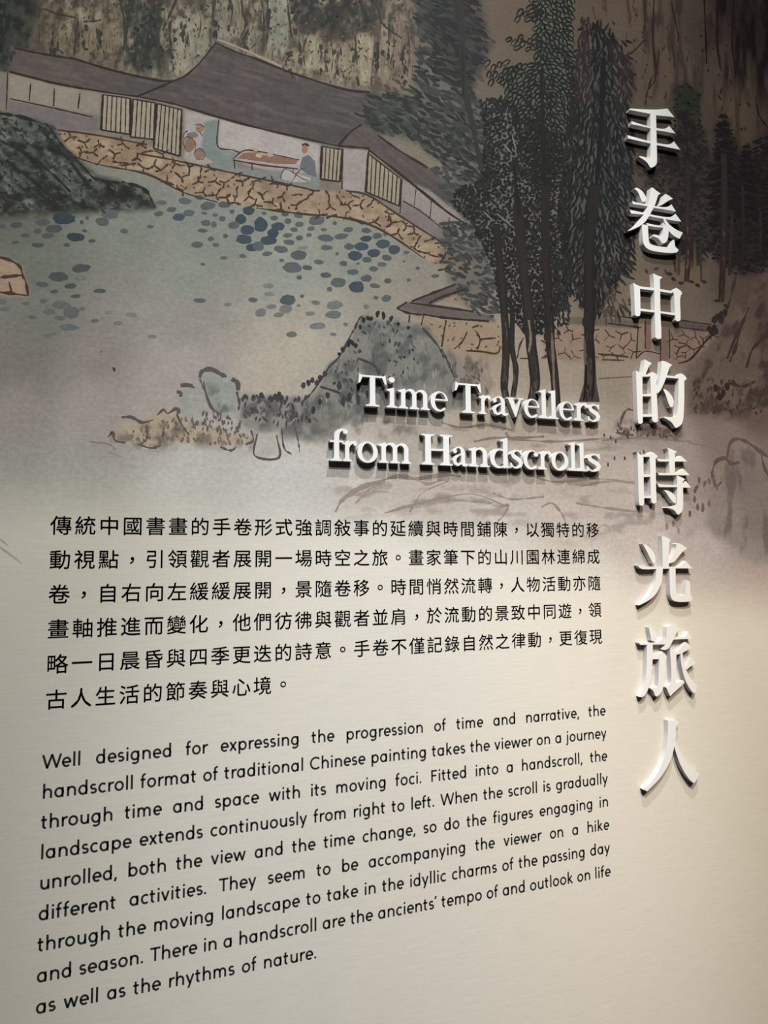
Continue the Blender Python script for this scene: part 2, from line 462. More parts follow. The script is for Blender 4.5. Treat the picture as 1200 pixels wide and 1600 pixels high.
# ---------- the house: roofs, walls, lattice, terrace
ROOF_MAIN = [(337,66),(368,80),(400,92),(440,108),(480,122),(540,140),(575,143),(640,160),(640,205),(590,212),(566,194),(548,206),(528,228),(460,213),(400,199),(345,184),(285,166),(262,160),(215,151),(240,140),(268,128),(290,118),(312,98)]
ROOF_LEFT = [(18,74),(60,83),(115,92),(180,112),(245,125),(272,127),(240,140),(215,151),(160,143),(90,132),(13,112)]
ROOF_WING = [(528,228),(548,206),(566,194),(590,212),(622,234),(670,262),(735,316),(728,348),(700,332),(660,300),(620,268),(578,234),(556,230)]
wash([(-10,110),(160,143),(215,151),(400,199),(528,228),(578,234),(660,300),(735,345),(735,400),(690,372),(620,335),(575,306),(500,298),(390,276),(280,250),(160,212),(-10,180)], (118,112,102), 1, 2.5, 1.0)
wash(ROOF_MAIN, (83,76,74), 1, 2.0, 1.0, .14, 12, 31)
wash([(500,140),(640,150),(640,215),(565,195),(528,228),(490,218)], (73,74,73), .6, 22, 10)
wash(ROOF_LEFT, (84,76,72), 1, 2.0, 1.0, .14, 12, 33)
wash([(195,118),(272,128),(240,142),(200,148)], (70,74,72), .7, 8, 5)
wash(ROOF_WING, (83,76,74), 1, 2.0, 1.0, .14, 12, 35)
wash([(640,268),(735,316),(735,350),(690,325)], (66,68,68), .6, 8, 5)
wash([(14,115),(156,146),(155,180),(15,155)], (134,127,113), 1, 2, .6)
wash([(12,157),(150,184),(155,205),(90,204),(14,174)], (110,102,100), 1, 2, 1)
wash([(288,172),(345,186),(500,226),(498,284),(400,262),(345,240),(288,252)], (160,151,147), 1, 2, .8)
wash([(345,188),(500,226),(497,262),(372,236),(345,228)], (166,158,152), .9, 2, 1)
wash([(320,190),(343,187),(341,232),(372,238),(372,262),(500,272),(496,300),(390,276),(330,262),(312,250)], (122,128,122), 1, 2, 1.2)
wash([(533,232),(576,236),(572,302),(536,296)], (152,143,138), 1, 1.8, .8)
wash([(628,280),(668,296),(715,332),(735,356),(735,396),(690,370),(625,334)], (142,134,126), 1, 2, 1)
wash([(628,312),(660,330),(700,360),(700,378),(640,345),(624,334)], (118,108,106), .9, 3, 2)
TERR = [(92,204),(150,212),(230,226),(280,250),(330,262),(390,276),(500,300),(540,298),(575,306),(620,335),(692,380),(730,400),(745,420),(700,425),(662,402),(620,372),(578,350),(535,342),(480,336),(420,326),(340,314),(285,298),(232,270),(150,255),(104,236)]
wash(TERR, (148,129,107), 1, 3, 2.5, .12, 14, 41)
wash([(92,204),(150,212),(230,226),(232,268),(150,255),(104,236)], (132,112,88), .7, 6, 4)
smudge(ROOF_MAIN, (104,96,92), .50, .72, 40, 4, .55, 181, 4, .28)
smudge(ROOF_MAIN, (66,60,60), .52, .72, 30, 6, .5, 183, 4, .28)
smudge(ROOF_LEFT, (104,96,90), .50, .72, 34, 4, .5, 185, 4, .2)
smudge(ROOF_WING, (102,94,90), .50, .72, 30, 4, .5, 187, 4, .66)
smudge(TERR, (176,158,132), .52, .68, 18, 12, .5, 189, 4)
smudge(TERR, (112,92,74), .56, .70, 14, 10, .5, 191, 4)
def pane_lines(items, w=2.2, col=INK, layer=6):
    for p in items: line(p, w, col, layer, .4, .2, len(p) > 2)
pane_lines([[(15,112),(90,131),(160,143),(215,151)],[(215,151),(262,160),(285,166),(345,184),(400,199),(460,213),(528,228)]], 3.0)
pane_lines([[(22,75),(60,83),(115,92)],[(110,90),(180,111),(245,125),(272,127)],[(338,66),(312,98),(290,118),(268,128),(240,140),(216,150)],[(338,67),(368,81),(400,92),(440,108),(480,122),(540,140),(578,144)]], 3.0)
pane_lines([[(340,62),(362,70),(395,84),(440,104)]], 4.0, (148,136,118), 5)
pane_lines([[(528,228),(548,206),(566,194)],[(528,228),(552,230),(578,232)],[(590,211),(622,234),(668,262)],[(576,234),(620,268),(660,300),(700,332),(728,350)]], 3.2)
pane_lines([[(48,130),(46,158)],[(85,138),(84,166)],[(125,146),(122,170)],[(15,154),(80,168),(145,183)],[(12,114),(10,172)]], 2.0)
pane_lines([[(628,281),(625,334)],[(650,296),(647,322)],[(674,314),(672,340)],[(702,340),(700,356)],[(630,314),(660,332),(692,358)]], 1.7)
pane_lines([[(90,203),(150,211),(230,226)],[(215,240),(250,246),(280,252),(390,276),(440,286),(498,299)],[(540,298),(575,305),(620,334),(692,380)],[(536,232),(534,296)],[(576,236),(570,302)]], 2.4, BROWN)
def lattice(tl, tr, br, bl, n, post=3.6, col=(52,40,38), light=(150,140,122)):
    tl, tr, br, bl = map(np.array, (tl, tr, br, bl))
    ink([tuple(tl), tuple(tr), tuple(br), tuple(bl)], light, 4, 0)
    for k in range(n + 1):
        t = k / n
        a, b = tl + (tr - tl) * t, bl + (br - bl) * t
        e = k in (0, n)
        line([tuple(a), tuple(b)], post if e else 1.9, col, 6, .3, .1, False)
    line([tuple(tl), tuple(tr)], 2.2, col, 6, .3, .1, False); line([tuple(bl), tuple(br)], 2.4, col, 6, .3, .1, False)
lattice((161,148),(204,154),(203,210),(158,203), 6)
lattice((208,155),(243,161),(241,218),(204,214), 5)
lattice((246,162),(284,172),(281,244),(240,232), 6)
lattice((503,229),(535,234),(531,284),(501,280), 5)
lattice((575,240),(627,280),(624,322),(572,300), 8)
# screen, table and sitters
wash([(318,192),(342,187),(341,230),(352,252),(318,252)], (116,126,120), .9, 2, .5)
pane_lines([[(342,187),(340,228),(362,234),(374,238)]], 1.6)
blob(312,200,6,7,(136,112,94),7); blob(296,226,9,11,(128,106,87),7); blob(310,240,8,8,(134,112,96),7); blob(300,211,9,5,(116,114,110),7); ink([(286,246),(300,238),(322,246),(334,254),(318,258),(296,254)], (150,142,134), 6)
pane_lines([[(286,216),(288,208),(294,204)],[(312,206),(316,212)],[(308,200),(311,202)],[(290,232),(286,222),(292,214),(302,218),(306,228),(304,240)],[(304,238),(312,232),(320,240),(316,249),(306,248)],[(305,196),(312,194),(319,199)]], 1.5, (92,62,52), 8)
ink([(372,247),(380,239),(400,238),(466,250),(462,256),(436,256)], (130,100,85), 7)
pane_lines([[(364,248),(380,236),(400,236),(468,250)],[(364,250),(410,258),(466,264)],[(366,250),(367,264)],[(394,256),(394,266)],[(458,262),(458,270)]], 2.0, (70,44,38), 8)
for x, y in [(400,233),(412,240),(422,242),(405,243)]: blob(x, y, 5, 3.5, (166,150,128), 8)
blob(476,232,4.5,6.5,(146,108,88),8); line([(472,227),(477,225),(483,228)],3.5,(44,34,34),9)
ink([(468,262),(472,246),(482,242),(492,252),(494,276),(480,272)], (100,103,104), 7)
ink([(438,276),(446,264),(466,272),(486,278),(484,285),(460,285),(444,282)], (168,162,156), 8)
pane_lines([[(438,278),(446,264),(470,278),(484,284)],[(456,284),(468,266),(478,262)]], 1.4, (84,76,72), 9)
# terrace stones
for x, y in scatter(TERR, 75, 14):
    a = random.uniform(0, 360)
    n = random.choice([2, 3, 3])
    for j in range(n):
        t = math.radians(a + j * 360 / n + random.uniform(-20, 20)); L = random.uniform(8, 15)
        line([(x, y), (x + L * .55 * math.cos(t) + random.uniform(-2, 2), y + L * .5 * math.sin(t)), (x + L * math.cos(t), y + L * .8 * math.sin(t))], random.uniform(2.2, 3.4), BROWN, 5, .5)
for x, y in scatter(TERR, 80): dash(x, y, random.uniform(3, 7), random.uniform(2, 3.4), random.uniform(0, 180), (92,66,52), 5)
line([(95,236),(150,256),(230,272),(285,300),(340,316)], 2.6, BROWN, 5, .6); line([(400,325),(470,334),(535,340),(580,352),(620,374),(660,402)], 2.8, BROWN, 5, .6)

# ---------- dark rocks at the left edge
LROCK = [(-60,165),(10,176),(48,186),(82,198),(98,226),(128,256),(150,275),(190,284),(226,296),(242,324),(180,330),(110,332),(60,330),(-60,344)]
wash(LROCK, (80,84,78), .95, 4, 5, .25, 20, 43)
smudge(LROCK, (38,40,38), .44, .62, 22, 12, .9, 91, 6, .6)
smudge(LROCK, (120,124,112), .54, .70, 30, 7, .7, 94, 6, .6)
smudge(LROCK, (30,31,30), .52, .66, 16, 6, .8, 97, 6, .7)
smudge([(-60,285),(220,300),(240,326),(-60,345)], (40,38,36), .36, .54, 16, 14, .85, 96, 8)
for p in [[(-10,176),(30,182),(76,196)],[(76,196),(96,226),(128,258)],[(128,258),(150,280),(190,286)],[(190,284),(226,296),(242,324)],[(0,220),(40,240),(80,270),(110,300)],[(10,250),(60,290),(90,318)],[(60,200),(100,240),(130,280),(146,304)]]:
    line(p, 3.6, (42,42,40), 3, .9)
for x, y in scatter(LROCK, 260): dash(x, y, random.uniform(5, 14), random.uniform(2, 5), random.gauss(40, 25), random.choice([(44,46,44),(54,58,54),(66,72,66)]), 3)
wash([(-40,404),(8,404),(34,416),(40,440),(44,462),(10,462),(-40,458)], (150,130,106), .9, 4, 3)
for p in [[(-10,400),(14,406),(32,418),(36,436)],[(32,420),(40,440),(44,462)],[(-5,434),(14,432),(34,430)],[(-10,456),(14,458),(44,462)],[(14,440),(18,456)]]:
    line(p, 4, (66,50,44), 3, .6)

# ---------- lily pads on the pond
PADS = [(0,300,"300,125,55,27,b 200,143,35,16 78,155,30,14 12,160,18,10 408,122,9,9 383,142,9,10 480,140,33,20 515,103,42,22 608,120,22,11,l 758,50,25,11 868,42,32,15 935,26,22,12 975,65,35,20 1052,60,30,15 1165,88,28,20,b 745,102,22,12 805,82,22,12 838,118,30,17,b 885,98,27,16 958,100,14,8 1008,108,13,8 1042,125,16,13 1088,92,12,11 1128,128,26,24,b 965,145,23,14 1003,153,14,14 1095,156,28,17 1160,178,34,22,b 1143,222,38,22,b 1190,258,40,18,b 253,172,40,19 177,183,20,13 225,205,28,13 118,203,22,9 397,182,11,7 355,211,42,20,b 430,229,17,9 72,236,18,7 178,249,28,11 313,249,15,9 208,327,37,11,l 380,358,45,20 275,397,48,22 378,400,28,13,l 198,433,30,12 330,441,28,12 255,466,20,9 355,488,23,9 468,464,30,10 120,522,17,8 203,511,18,11 290,530,45,18 335,565,38,28 232,561,30,14 385,547,16,9 10,513,24,13 20,549,28,10 150,587,17,9 280,591,25,11 325,635,44,15 235,668,30,8,l 508,565,19,9 615,577,27,9 445,604,20,9 553,614,20,10 530,680,25,6,l 713,678,22,8 475,748,7,4 705,162,16,9 582,184,20,11 518,173,20,7,l 925,247,28,15 988,220,16,11 1057,207,12,10 1012,248,17,9 950,181,24,9 1048,309,17,8 1138,300,17,9 950,338,12,6 935,508,30,10 1068,527,17,8 1185,506,22,12 535,832,7,11"),
        (400,300,"22,153,33,35,b 103,162,32,20,b 80,193,26,22,b 58,227,38,22,b 12,253,26,22 38,100,12,8 85,122,19,11 137,103,18,12 150,137,18,13 200,108,22,15 203,152,20,13 285,133,38,22 178,176,18,11 148,203,22,11 248,202,14,9 258,172,18,11 318,176,14,8 203,215,17,12 155,236,28,13 370,146,10,10 327,216,38,16 400,208,32,14 433,176,24,12 517,181,24,12 516,219,27,14,b 568,206,22,14 606,198,10,8 595,243,32,21,b 648,270,28,22,b 705,283,14,8 495,255,32,21,b 438,256,24,15 552,287,30,19,b 463,299,36,23,b 612,308,24,14 520,318,22,13 330,261,28,12 118,269,34,16 52,290,24,11 120,320,11,8 200,296,37,23 222,262,24,10,l 380,290,8,8 410,335,18,12 295,328,24,11 240,355,24,12 172,355,46,25 455,375,28,14 550,361,22,13 590,340,22,11 478,335,9,6 203,401,13,11 327,390,26,13 387,425,36,23 345,456,13,11 472,445,36,28,b 517,405,27,16 557,440,25,11 618,417,18,13 715,412,10,8 758,358,10,8 695,325,6,5 840,394,18,9 58,440,26,12,l 60,479,24,10,l 150,506,37,24 140,548,30,20 72,537,24,11 216,488,10,8 200,532,10,7 22,565,26,20 107,575,26,11 280,519,20,10 255,570,24,10 370,530,38,20 362,575,38,18 562,495,12,9 612,498,23,16 517,538,14,11 288,628,38,16 420,620,12,9 167,668,26,14 362,667,16,8")]
for ox, oy, txt in PADS:
    for it in txt.split():
        f = it.split(',')
        x, y, rx, ry = [float(t) for t in f[:4]]
        kind = f[4] if len(f) > 4 else ''
        X, Y = ox + x / 3, oy + y / 3
        dim = 0.86 if X < 160 else 1.0
        col = {'b': (64,75,82), 'l': (122,124,117), '': (84,91,90)}[kind]
        if Y > 470 and kind == '': col = (108,110,108)
        blob(X, Y, rx / 3, ry / 3, tuple(c * dim for c in col), 2, .12, .1, 16, random.uniform(-8, 8))

# ---------- low walls of the garden on the right
wash([(646,486),(700,500),(790,506),(790,556),(760,562),(700,545),(660,510)], (150,131,108), .9, 4, 3)
wash([(690,460),(770,458),(785,486),(700,476)], (146,126,104), .8, 5, 3)
wash([(643,471),(712,444),(735,452),(672,476)], (92,82,80), 1, 2, 1); wash([(622,482),(637,472),(700,481),(770,492),(775,503),(700,497),(640,488)], (100,90,86), 1, 2, 1)
pane_lines([[(643,471),(660,464),(712,444)],[(640,473),(700,481),(740,487)],[(670,474),(690,464),(728,452)],[(620,482),(638,489),(660,492)],[(660,491),(700,497),(764,502)],[(620,482),(636,472)]], 3.4, (58,44,42))
pane_lines([[(662,492),(658,508)],[(697,500),(690,542)],[(730,518),(722,534),(710,545)],[(742,516),(750,530),(746,546)],[(750,530),(775,528)],[(728,548),(750,549),(776,552),(782,540)],[(748,508),(738,512)],[(640,492),(639,504)]], 2.6, BROWN)
for x, y in scatter([(655,500),(785,508),(785,552),(700,545)], 26): dash(x, y, random.uniform(3, 7), random.uniform(2, 3), random.uniform(0, 180), (92,68,54), 5)
for x, y in [(690,466),(700,462),(712,468),(722,466),(736,468),(728,474)]: dash(x, y, 6, 3, random.uniform(30,130), (96,72,58), 5)
wash([(850,510),(940,510),(1000,512),(1000,562),(900,566),(850,560)], (136,116,99), .9, 5, 3)
wash([(1040,514),(1122,520),(1095,552),(1062,572),(1030,568)], (120,100,87), .9, 5, 3)
wash([(880,494),(1000,502),(1000,513),(880,506)], (96,86,76), .9, 2, 1); wash([(1060,500),(1122,508),(1122,518),(1060,512)], (80,68,62), .9, 2, 1)
pane_lines([[(955,493),(1000,498)],[(950,505),(1002,512)],[(1062,500),(1110,507)],[(1058,511),(1098,516),(1120,518)],[(997,512),(994,560)],[(1008,500),(1008,545)],[(1032,500),(1032,566)],[(1046,514),(1046,560)],[(994,560),(1008,549),(1032,553)]], 2.2, (54,42,38))
ink([(1009,500),(1017,500),(1017,546),(1009,548)], (114,88,74), 4); ink([(997,500),(1007,500),(1007,548),(995,560)], (128,112,96), 4); ink([(1033,505),(1045,505),(1044,562),(1033,564)], (106,88,79), 4)
for x, y in scatter([(855,514),(992,516),(992,560),(855,556)], 22, 15) + scatter([(1050,518),(1115,522),(1090,550),(1052,562)], 15, 11):
    a = random.uniform(0, 360)
    for j in range(3):
        t = math.radians(a + j * 120 + random.uniform(-25, 25)); L = random.uniform(7, 13)
        line([(x, y), (x + L * math.cos(t), y + L * .9 * math.sin(t))], random.uniform(1.8, 2.8), (66,47,40), 5, .5, .35, False)
line([(935,553),(960,555),(982,558)], 2.6, (62,46,40), 5); line([(940,562),(975,563)], 2.2, (70,54,46), 5); line([(1060,568),(1080,560),(1105,530),(1118,522)], 3, (44,34,32), 5)
for x, y in [(1112,520),(1108,514),(1116,512),(1119,518)]: blob(x, y, 4, 5, (40,31,30), 6)
line([(935,592),(960,590),(1000,588)], 2, (104,90,76), 3)

# ---------- grey rock behind the English title, and the low rocks running left from it
ROCK = [(560,500),(575,494),(600,500),(640,502),(668,510),(690,545),(720,570),(738,600),(742,640),(640,648),(560,652),(520,672),(492,678),(470,650),(472,626),(500,602),(515,570),(540,548),(552,520)]
wash(ROCK, (120,120,113), .95, 5, 5, .18, 22, 45)
wash([(690,545),(740,560),(770,600),(760,625),(738,628),(720,580)], (136,122,112), .7, 8, 5)
smudge(ROCK, (78,80,80), .50, .68, 16, 22, .75, 101, 8, .5)
smudge([(480,640),(640,655),(650,680),(560,690),(480,690)], (104,100,94), .42, .6, 14, 14, .8, 104, 10)
smudge([(690,545),(760,560),(770,640),(700,640)], (84,74,70), .5, .66, 10, 26, .7, 106, 8)
for p in [[(552,520),(560,500),(566,494)],[(515,572),(528,560),(536,548),(552,516)],[(470,630),(490,610),(515,572)],[(560,560),(586,572),(592,590)],[(500,604),(530,614),(545,628)],[(690,545),(700,566),(710,590)],[(660,512),(684,540),(694,560)]]:
    line(p, 3.4, (66,64,66), 3, .7)
for x, y, L in [(590,490,12),(599,493,13),(611,498,12),(563,511,8),(545,537,12),(550,535,12),(556,540,8),(580,498,8),(622,506,6),(638,512,6),(535,546,8),(568,500,10),(575,497,9),(530,553,7)]:
    dash(x, y, L, 6, random.gauss(88, 18), (44,42,44), 4)
for x, y in scatter([(500,610),(545,548),(570,500),(640,505),(660,560),(620,600),(540,640)], 95): dash(x, y, random.uniform(4, 11), random.uniform(2.5, 5), random.gauss(75, 30), random.choice([(70,72,74),(86,88,88),(62,62,64)]), 3)
for x, y, L, a in [(530,602,16,95),(546,620,16,90),(560,624,18,88),(575,615,14,90),(536,627,14,95),(512,618,12,80),(500,628,12,80),(490,640,14,90)]:
    dash(x, y, L, 7, a, (58,60,62), 4)
for x, y in scatter([(690,550),(750,565),(765,620),(715,630)], 36): dash(x, y, random.uniform(4, 11), random.uniform(2, 4), random.gauss(70, 25), (92,82,76), 3)
wash([(312,582),(322,578),(348,586),(368,592),(374,610),(372,644),(350,652),(326,636),(312,612)], (145,148,141), .95, 4, 3)
wash([(280,612),(296,604),(316,608),(326,640),(300,650),(282,640)], (148,150,142), .85, 4, 3)
wash([(374,618),(400,622),(440,620),(478,622),(500,660),(494,692),(440,684),(410,680),(372,660)], (112,112,108), .7, 8, 7)
wash([(400,678),(436,672),(436,712),(400,714)], (172,168,158), .85, 3, 2)
wash([(168,682),(190,664),(222,652),(250,644),(270,636),(286,660),(320,668),(360,676),(398,682),(396,692),(350,698),(300,690),(240,698),(200,686)], (164,150,126), .85, 6, 5)
smudge([(168,686),(240,655),(290,660),(398,680),(396,704),(300,696),(220,704)], (104,90,82), .46, .62, 12, 12, .8, 111, 8)
smudge([(325,600),(376,620),(480,625),(500,690),(400,670),(330,650)], (82,82,82), .46, .62, 12, 16, .75, 113, 8)
for p, w in [([(312,590),(316,580),(330,577),(348,586),(354,588)],6),([(362,592),(371,598),(372,610)],6),([(370,612),(374,630),(372,642)],4),([(282,602),(296,602),(304,606)],5),([(276,612),(284,614),(280,620)],5),
             ([(312,592),(320,610),(330,636),(346,648)],3.4),([(318,596),(322,616)],3),([(190,652),(206,652),(222,660),(240,656)],4),([(246,648),(256,640),(262,646),(276,638),(280,646)],5),
             ([(168,684),(176,676),(180,688),(196,692)],4),([(216,694),(236,700),(252,696)],3.5),([(228,664),(230,684),(220,694)],3.4),([(256,668),(254,684)],5),([(276,646),(284,664),(296,680)],3.4),
             ([(402,678),(398,712),(436,715),(432,680)],3),([(440,670),(444,700),(456,710)],2.4),([(460,664),(466,690),(468,706)],2.4),([(344,698),(360,704),(370,698)],3.4),([(392,672),(396,688),(384,694)],3)]:
    line(p, w, (88,80,78), 4, .6)
for x, y in scatter([(376,620),(480,622),(498,655),(440,664),(380,650)], 80): dash(x, y, random.uniform(6, 13), random.uniform(3, 5.5), random.gauss(85, 26), random.choice([(78,78,78),(92,92,92),(66,66,68)]), 4)
for x in list(range(378, 480, 9)): dash(x + random.uniform(-3, 3), 624 + random.uniform(-5, 3), 10, 5, random.gauss(95, 16), (72,70,72), 4)
for x, y in [(396,621),(408,618),(436,616),(440,622),(430,620),(424,624),(474,602),(482,598),(488,594),(495,598),(500,590),(508,584)]: blob(x, y, 3.5, 5, (64,60,62), 5)
for x, y in scatter([(180,672),(280,650),(390,682),(380,694),(220,694)], 80): dash(x, y, random.uniform(4, 10), random.uniform(2.5, 4.5), random.gauss(80, 30), random.choice([(106,94,86),(120,106,92)]), 4)
for x, y in scatter([(298,650),(330,640),(376,660),(370,676),(300,668)], 44): dash(x, y, random.uniform(6, 12), random.uniform(2.5, 4.5), random.gauss(88, 18), (98,90,86), 4)
line([(140,690),(170,694),(180,702)], 2.2, (128,116,112), 3); line([(170,706),(190,714)], 2.2, (134,126,120), 3); dash(178,577,8,4,60,(52,48,48),4)
line([(-5,852),(10,862),(34,880)], 3.2, (134,120,116), 3); line([(-5,838),(12,852)], 2.0, (138,126,120), 3)

for x, y in scatter([(510,575),(560,505),(650,512),(700,580),(690,640),(560,650),(490,650)], 170):
    line([(x, y), (x + random.uniform(-5, 5), y + random.uniform(6, 20))], random.uniform(.8, 2.2), random.choice([(92,93,90),(104,105,100),(142,142,134),(84,84,84)]), 2, .8, .9)
for x, y in scatter([(176,676),(280,650),(330,640),(398,684),(390,696),(220,698)], 130):
    line([(x, y), (x + random.uniform(-6, 6), y + random.uniform(3, 12))], random.uniform(.8, 2.4), random.choice([(112,100,92),(126,114,100),(178,166,142),(96,88,82)]), 4, .8, .9)
for x, y in scatter([(322,590),(368,600),(372,640),(340,640)], 30):
    line([(x, y), (x + random.uniform(-3, 3), y + random.uniform(6, 14))], random.uniform(.8, 1.8), random.choice([(122,128,122),(164,168,160)]), 4, .8, .9)
# ---------- ground lines below the trees
wash([(530,800),(560,765),(640,745),(760,740),(900,735),(1000,745),(1000,800),(900,780),(760,770),(640,800)], (186,172,158), .5, 16, 10)
for p, w in [([(524,800),(534,782),(556,766),(580,756),(602,752)],5),([(556,786),(580,762),(600,754)],3),([(570,760),(620,744),(650,748),(690,742),(720,744)],4),([(600,802),(640,790),(690,778),(740,772),(790,790)],2.6),
             ([(650,748),(668,756),(690,750)],3),([(740,690),(780,684),(860,690),(960,684)],2.6),([(690,660),(720,668),(760,664),(800,672)],3),([(940,688),(1000,684),(1080,690)],3),([(770,770),(800,780),(850,776)],2.6),
             ([(780,792),(794,790),(786,806),(778,814)],3.4),([(846,792),(862,786),(876,800),(884,816)],3),([(800,728),(860,752),(930,748),(1000,754)],2.4),([(900,786),(950,794),(1000,800)],2.8),([(930,830),(944,820),(960,832),(956,846)],3),
             ([(896,836),(920,840),(926,858)],3),([(1076,692),(1120,700)],2),([(640,800),(660,770),(700,752)],2.4),([(700,690),(690,700),(715,716)],3),([(790,676),(800,684),(850,682)],3),([(906,760),(960,752),(1050,764)],2.2),([(700,780),(770,786)],2.2)]:
    line(p, w * 1.15, (150,136,125) if p[0][1] > 720 else (126,112,99), 3, .8)
smudge([(520,760),(660,740),(760,760),(820,820),(640,800),(540,810)], (140,124,114), .50, .66, 30, 9, .7, 121, 16)
smudge([(760,740),(1100,760),(1100,850),(900,850),(780,800)], (144,128,118), .52, .68, 24, 12, .6, 123, 20)
smudge([(640,660),(900,670),(980,690),(940,720),(700,716)], (118,104,92), .52, .68, 40, 8, .6, 125, 14)
for x, y in [(944,680),(954,684),(962,690),(1000,710),(976,716),(1006,706),(1030,740),(960,716),(950,726)]: dash(x, y, 7, 3, 90, (78,64,56), 5)
# the small stones by the tall characters
for p in [[(968,672),(972,652),(980,640),(992,642)],[(962,676),(990,680)],[(1034,684),(1050,680)]]: line(p, 3.2, (92,76,68), 4, .6)
smudge([(964,660),(1062,660),(1066,684),(962,684)], (84,68,62), .42, .58, 9, 9, .8, 127, 8)
for x, y in scatter([(964,664),(1060,664),(1060,684),(964,684)], 30): dash(x, y, random.uniform(4, 9), 3, random.gauss(88, 20), (80,64,58), 4)

# ---------- mounds at the right edge
MOUND = [(1260,400),(1196,416),(1165,470),(1130,506),(1108,540),(1082,566),(1074,600),(1074,648),(1120,652),(1260,650)]
wash(MOUND, (92,76,66), .9, 10, 6, .15, 24, 47)
wash([(1260,400),(1196,416),(1170,480),(1190,560),(1260,600)], (70,55,48), .7, 20, 8)
smudge(MOUND, (48,38,35), .50, .68, 14, 24, .8, 131, 12, .5)
for p in [[(1170,480),(1162,500),(1148,530),(1136,560)],[(1192,530),(1176,545),(1166,575)],[(1180,596),(1160,604),(1140,600),(1120,612)],[(1158,504),(1150,540),(1140,566)],[(1188,530),(1200,524)],[(1150,430),(1140,470),(1128,506)]]:
    line(p, 4, (52,41,37), 3, .7)
for x, y in scatter([(1084,590),(1190,600),(1190,648),(1080,650)], 90): dash(x, y, random.uniform(5, 11), random.uniform(3, 5), random.gauss(85, 30), random.choice([(60,47,42),(74,60,52)]), 3)
for x, y in [(1130,614),(1124,620),(1118,606),(1136,604),(1126,500),(1120,496),(1116,500),(1133,488),(1126,492)]: blob(x, y, 4, 6, (42,33,31), 4)
LOWR = [(1114,740),(1120,722),(1136,716),(1142,690),(1152,686),(1172,694),(1192,712),(1260,740),(1260,900),(1180,880),(1140,850),(1100,820)]
wash(LOWR, (132,118,108), .75, 8, 6, .16, 26, 49)
wash([(1150,690),(1190,712),(1260,740),(1260,860),(1170,840),(1140,760)], (112,100,92), .6, 16, 8)
smudge(LOWR, (94,80,74), .52, .68, 12, 34, .7, 137, 10)
for p, w in [([(1136,716),(1140,694),(1150,686),(1166,690),(1186,704),(1200,714)],5),([(1112,740),(1118,722),(1132,716),(1142,724),(1156,722)],5),([(1112,740),(1118,760),(1128,752)],4.5),([(1188,704),(1194,730),(1202,746)],3.5)]:
    line(p, w, (88,74,68), 4, .6)
for x, y in [(1092,750),(1088,762),(1101,756),(1108,752),(1085,780),(1090,792),(1098,790),(1108,786),(1086,766),(1078,802),(1098,795),(1042,822),(1052,818),(1060,830),(1115,750),(1120,760)]:
    dash(x, y, 12, 5, random.gauss(90, 12), (104,86,78), 4)

# ---------- trees
def trunk(pts, w, col, layer=9, bark=True, top=(37, 36, 35)):
    line(pts, w, [top, col], layer, .2, .15)
    if bark:
        for sd in (-.42, .42):
            line([(p[0] + sd * w + random.uniform(-.6, .6), p[1]) for p in pts], max(1.6, w * .22), [top, tuple(c * .72 for c in col)], layer + 1, .7, .1)
        for k in range(int(w * 1.6)):              # broken bark marks on the lower stem
            i = random.randrange(len(pts) // 2, len(pts) - 1); t = random.random()
            x = pts[i][0] + (pts[i + 1][0] - pts[i][0]) * t; y = pts[i][1] + (pts[i + 1][1] - pts[i][1]) * t
            dash(x + random.uniform(-.3, .3) * w, y, random.uniform(7, 18), random.uniform(1.2, 2.6), random.gauss(90, 8), random.choice([tuple(c * 1.45 for c in col), tuple(c * .7 for c in col)]), layer + 1)
# soft grey needle tree
NEEDLE = [(638,-30),(735,-30),(752,30),(768,70),(745,100),(735,140),(758,170),(770,230),(778,300),(740,290),(700,262),(640,214),(585,206),(560,180),(570,158),(600,140),(640,150),(652,100),(655,40)]
wash(NEEDLE, (94,97,91), .75, 8, 8)
wash([(655,-30),(740,-30),(765,70),(745,130),(725,150),(690,100),(660,40)], (52,54,53), .85, 12, 8)
wash([(570,165),(640,150),(720,180),(730,240),(650,215),(590,200)], (74,77,75), .6, 12, 8)
smudge(NEEDLE, (54,57,56), .46, .60, 22, 8, .8, 141, 10, .5)
for x, y in scatter(NEEDLE, 620, 4.2):
    if y < 130 and x > 672 and random.random() < .85: c = random.choice([(42,44,44),(48,50,50),(38,40,40)])
    else: c = random.choice([(49,51,49),(57,59,56),(67,69,65),(45,46,45)])
    dash(x, y, random.uniform(10, 22), random.uniform(3.4, 6.4), random.gauss(30, 11), c, 6)
for x, y in [(605,136),(618,140),(630,138),(622,128),(756,36),(740,12),(753,60),(760,108),(748,118),(770,64),(752,124)]: dash(x, y, 14, 5.5, 38, (84,68,62), 6)
wash([(690,350),(735,360),(765,400),(775,470),(740,490),(700,450),(690,400)], (92,92,86), .75, 12, 8)
for x, y in scatter([(690,340),(740,352),(778,420),(780,500),(745,490),(716,455),(690,400)], 150, 4): dash(x, y, random.uniform(8, 16), random.uniform(4, 7), random.gauss(20, 18), random.choice([(64,66,64),(74,75,72),(56,58,57)]), 6)
for x, y in scatter([(690,258),(740,290),(760,345),(720,335),(670,270)], 44, 5): dash(x, y, random.uniform(8, 16), random.uniform(5, 8), random.gauss(24, 14), (66,68,67), 6)
line([(178+540,-5),(722,40),(722,90),(727,140),(737,190),(745,230),(752,262),(758,300)], 8, (48,49,48), 7, .3, .1); line([(722,70),(724,150)], 5, (40,42,42), 7)
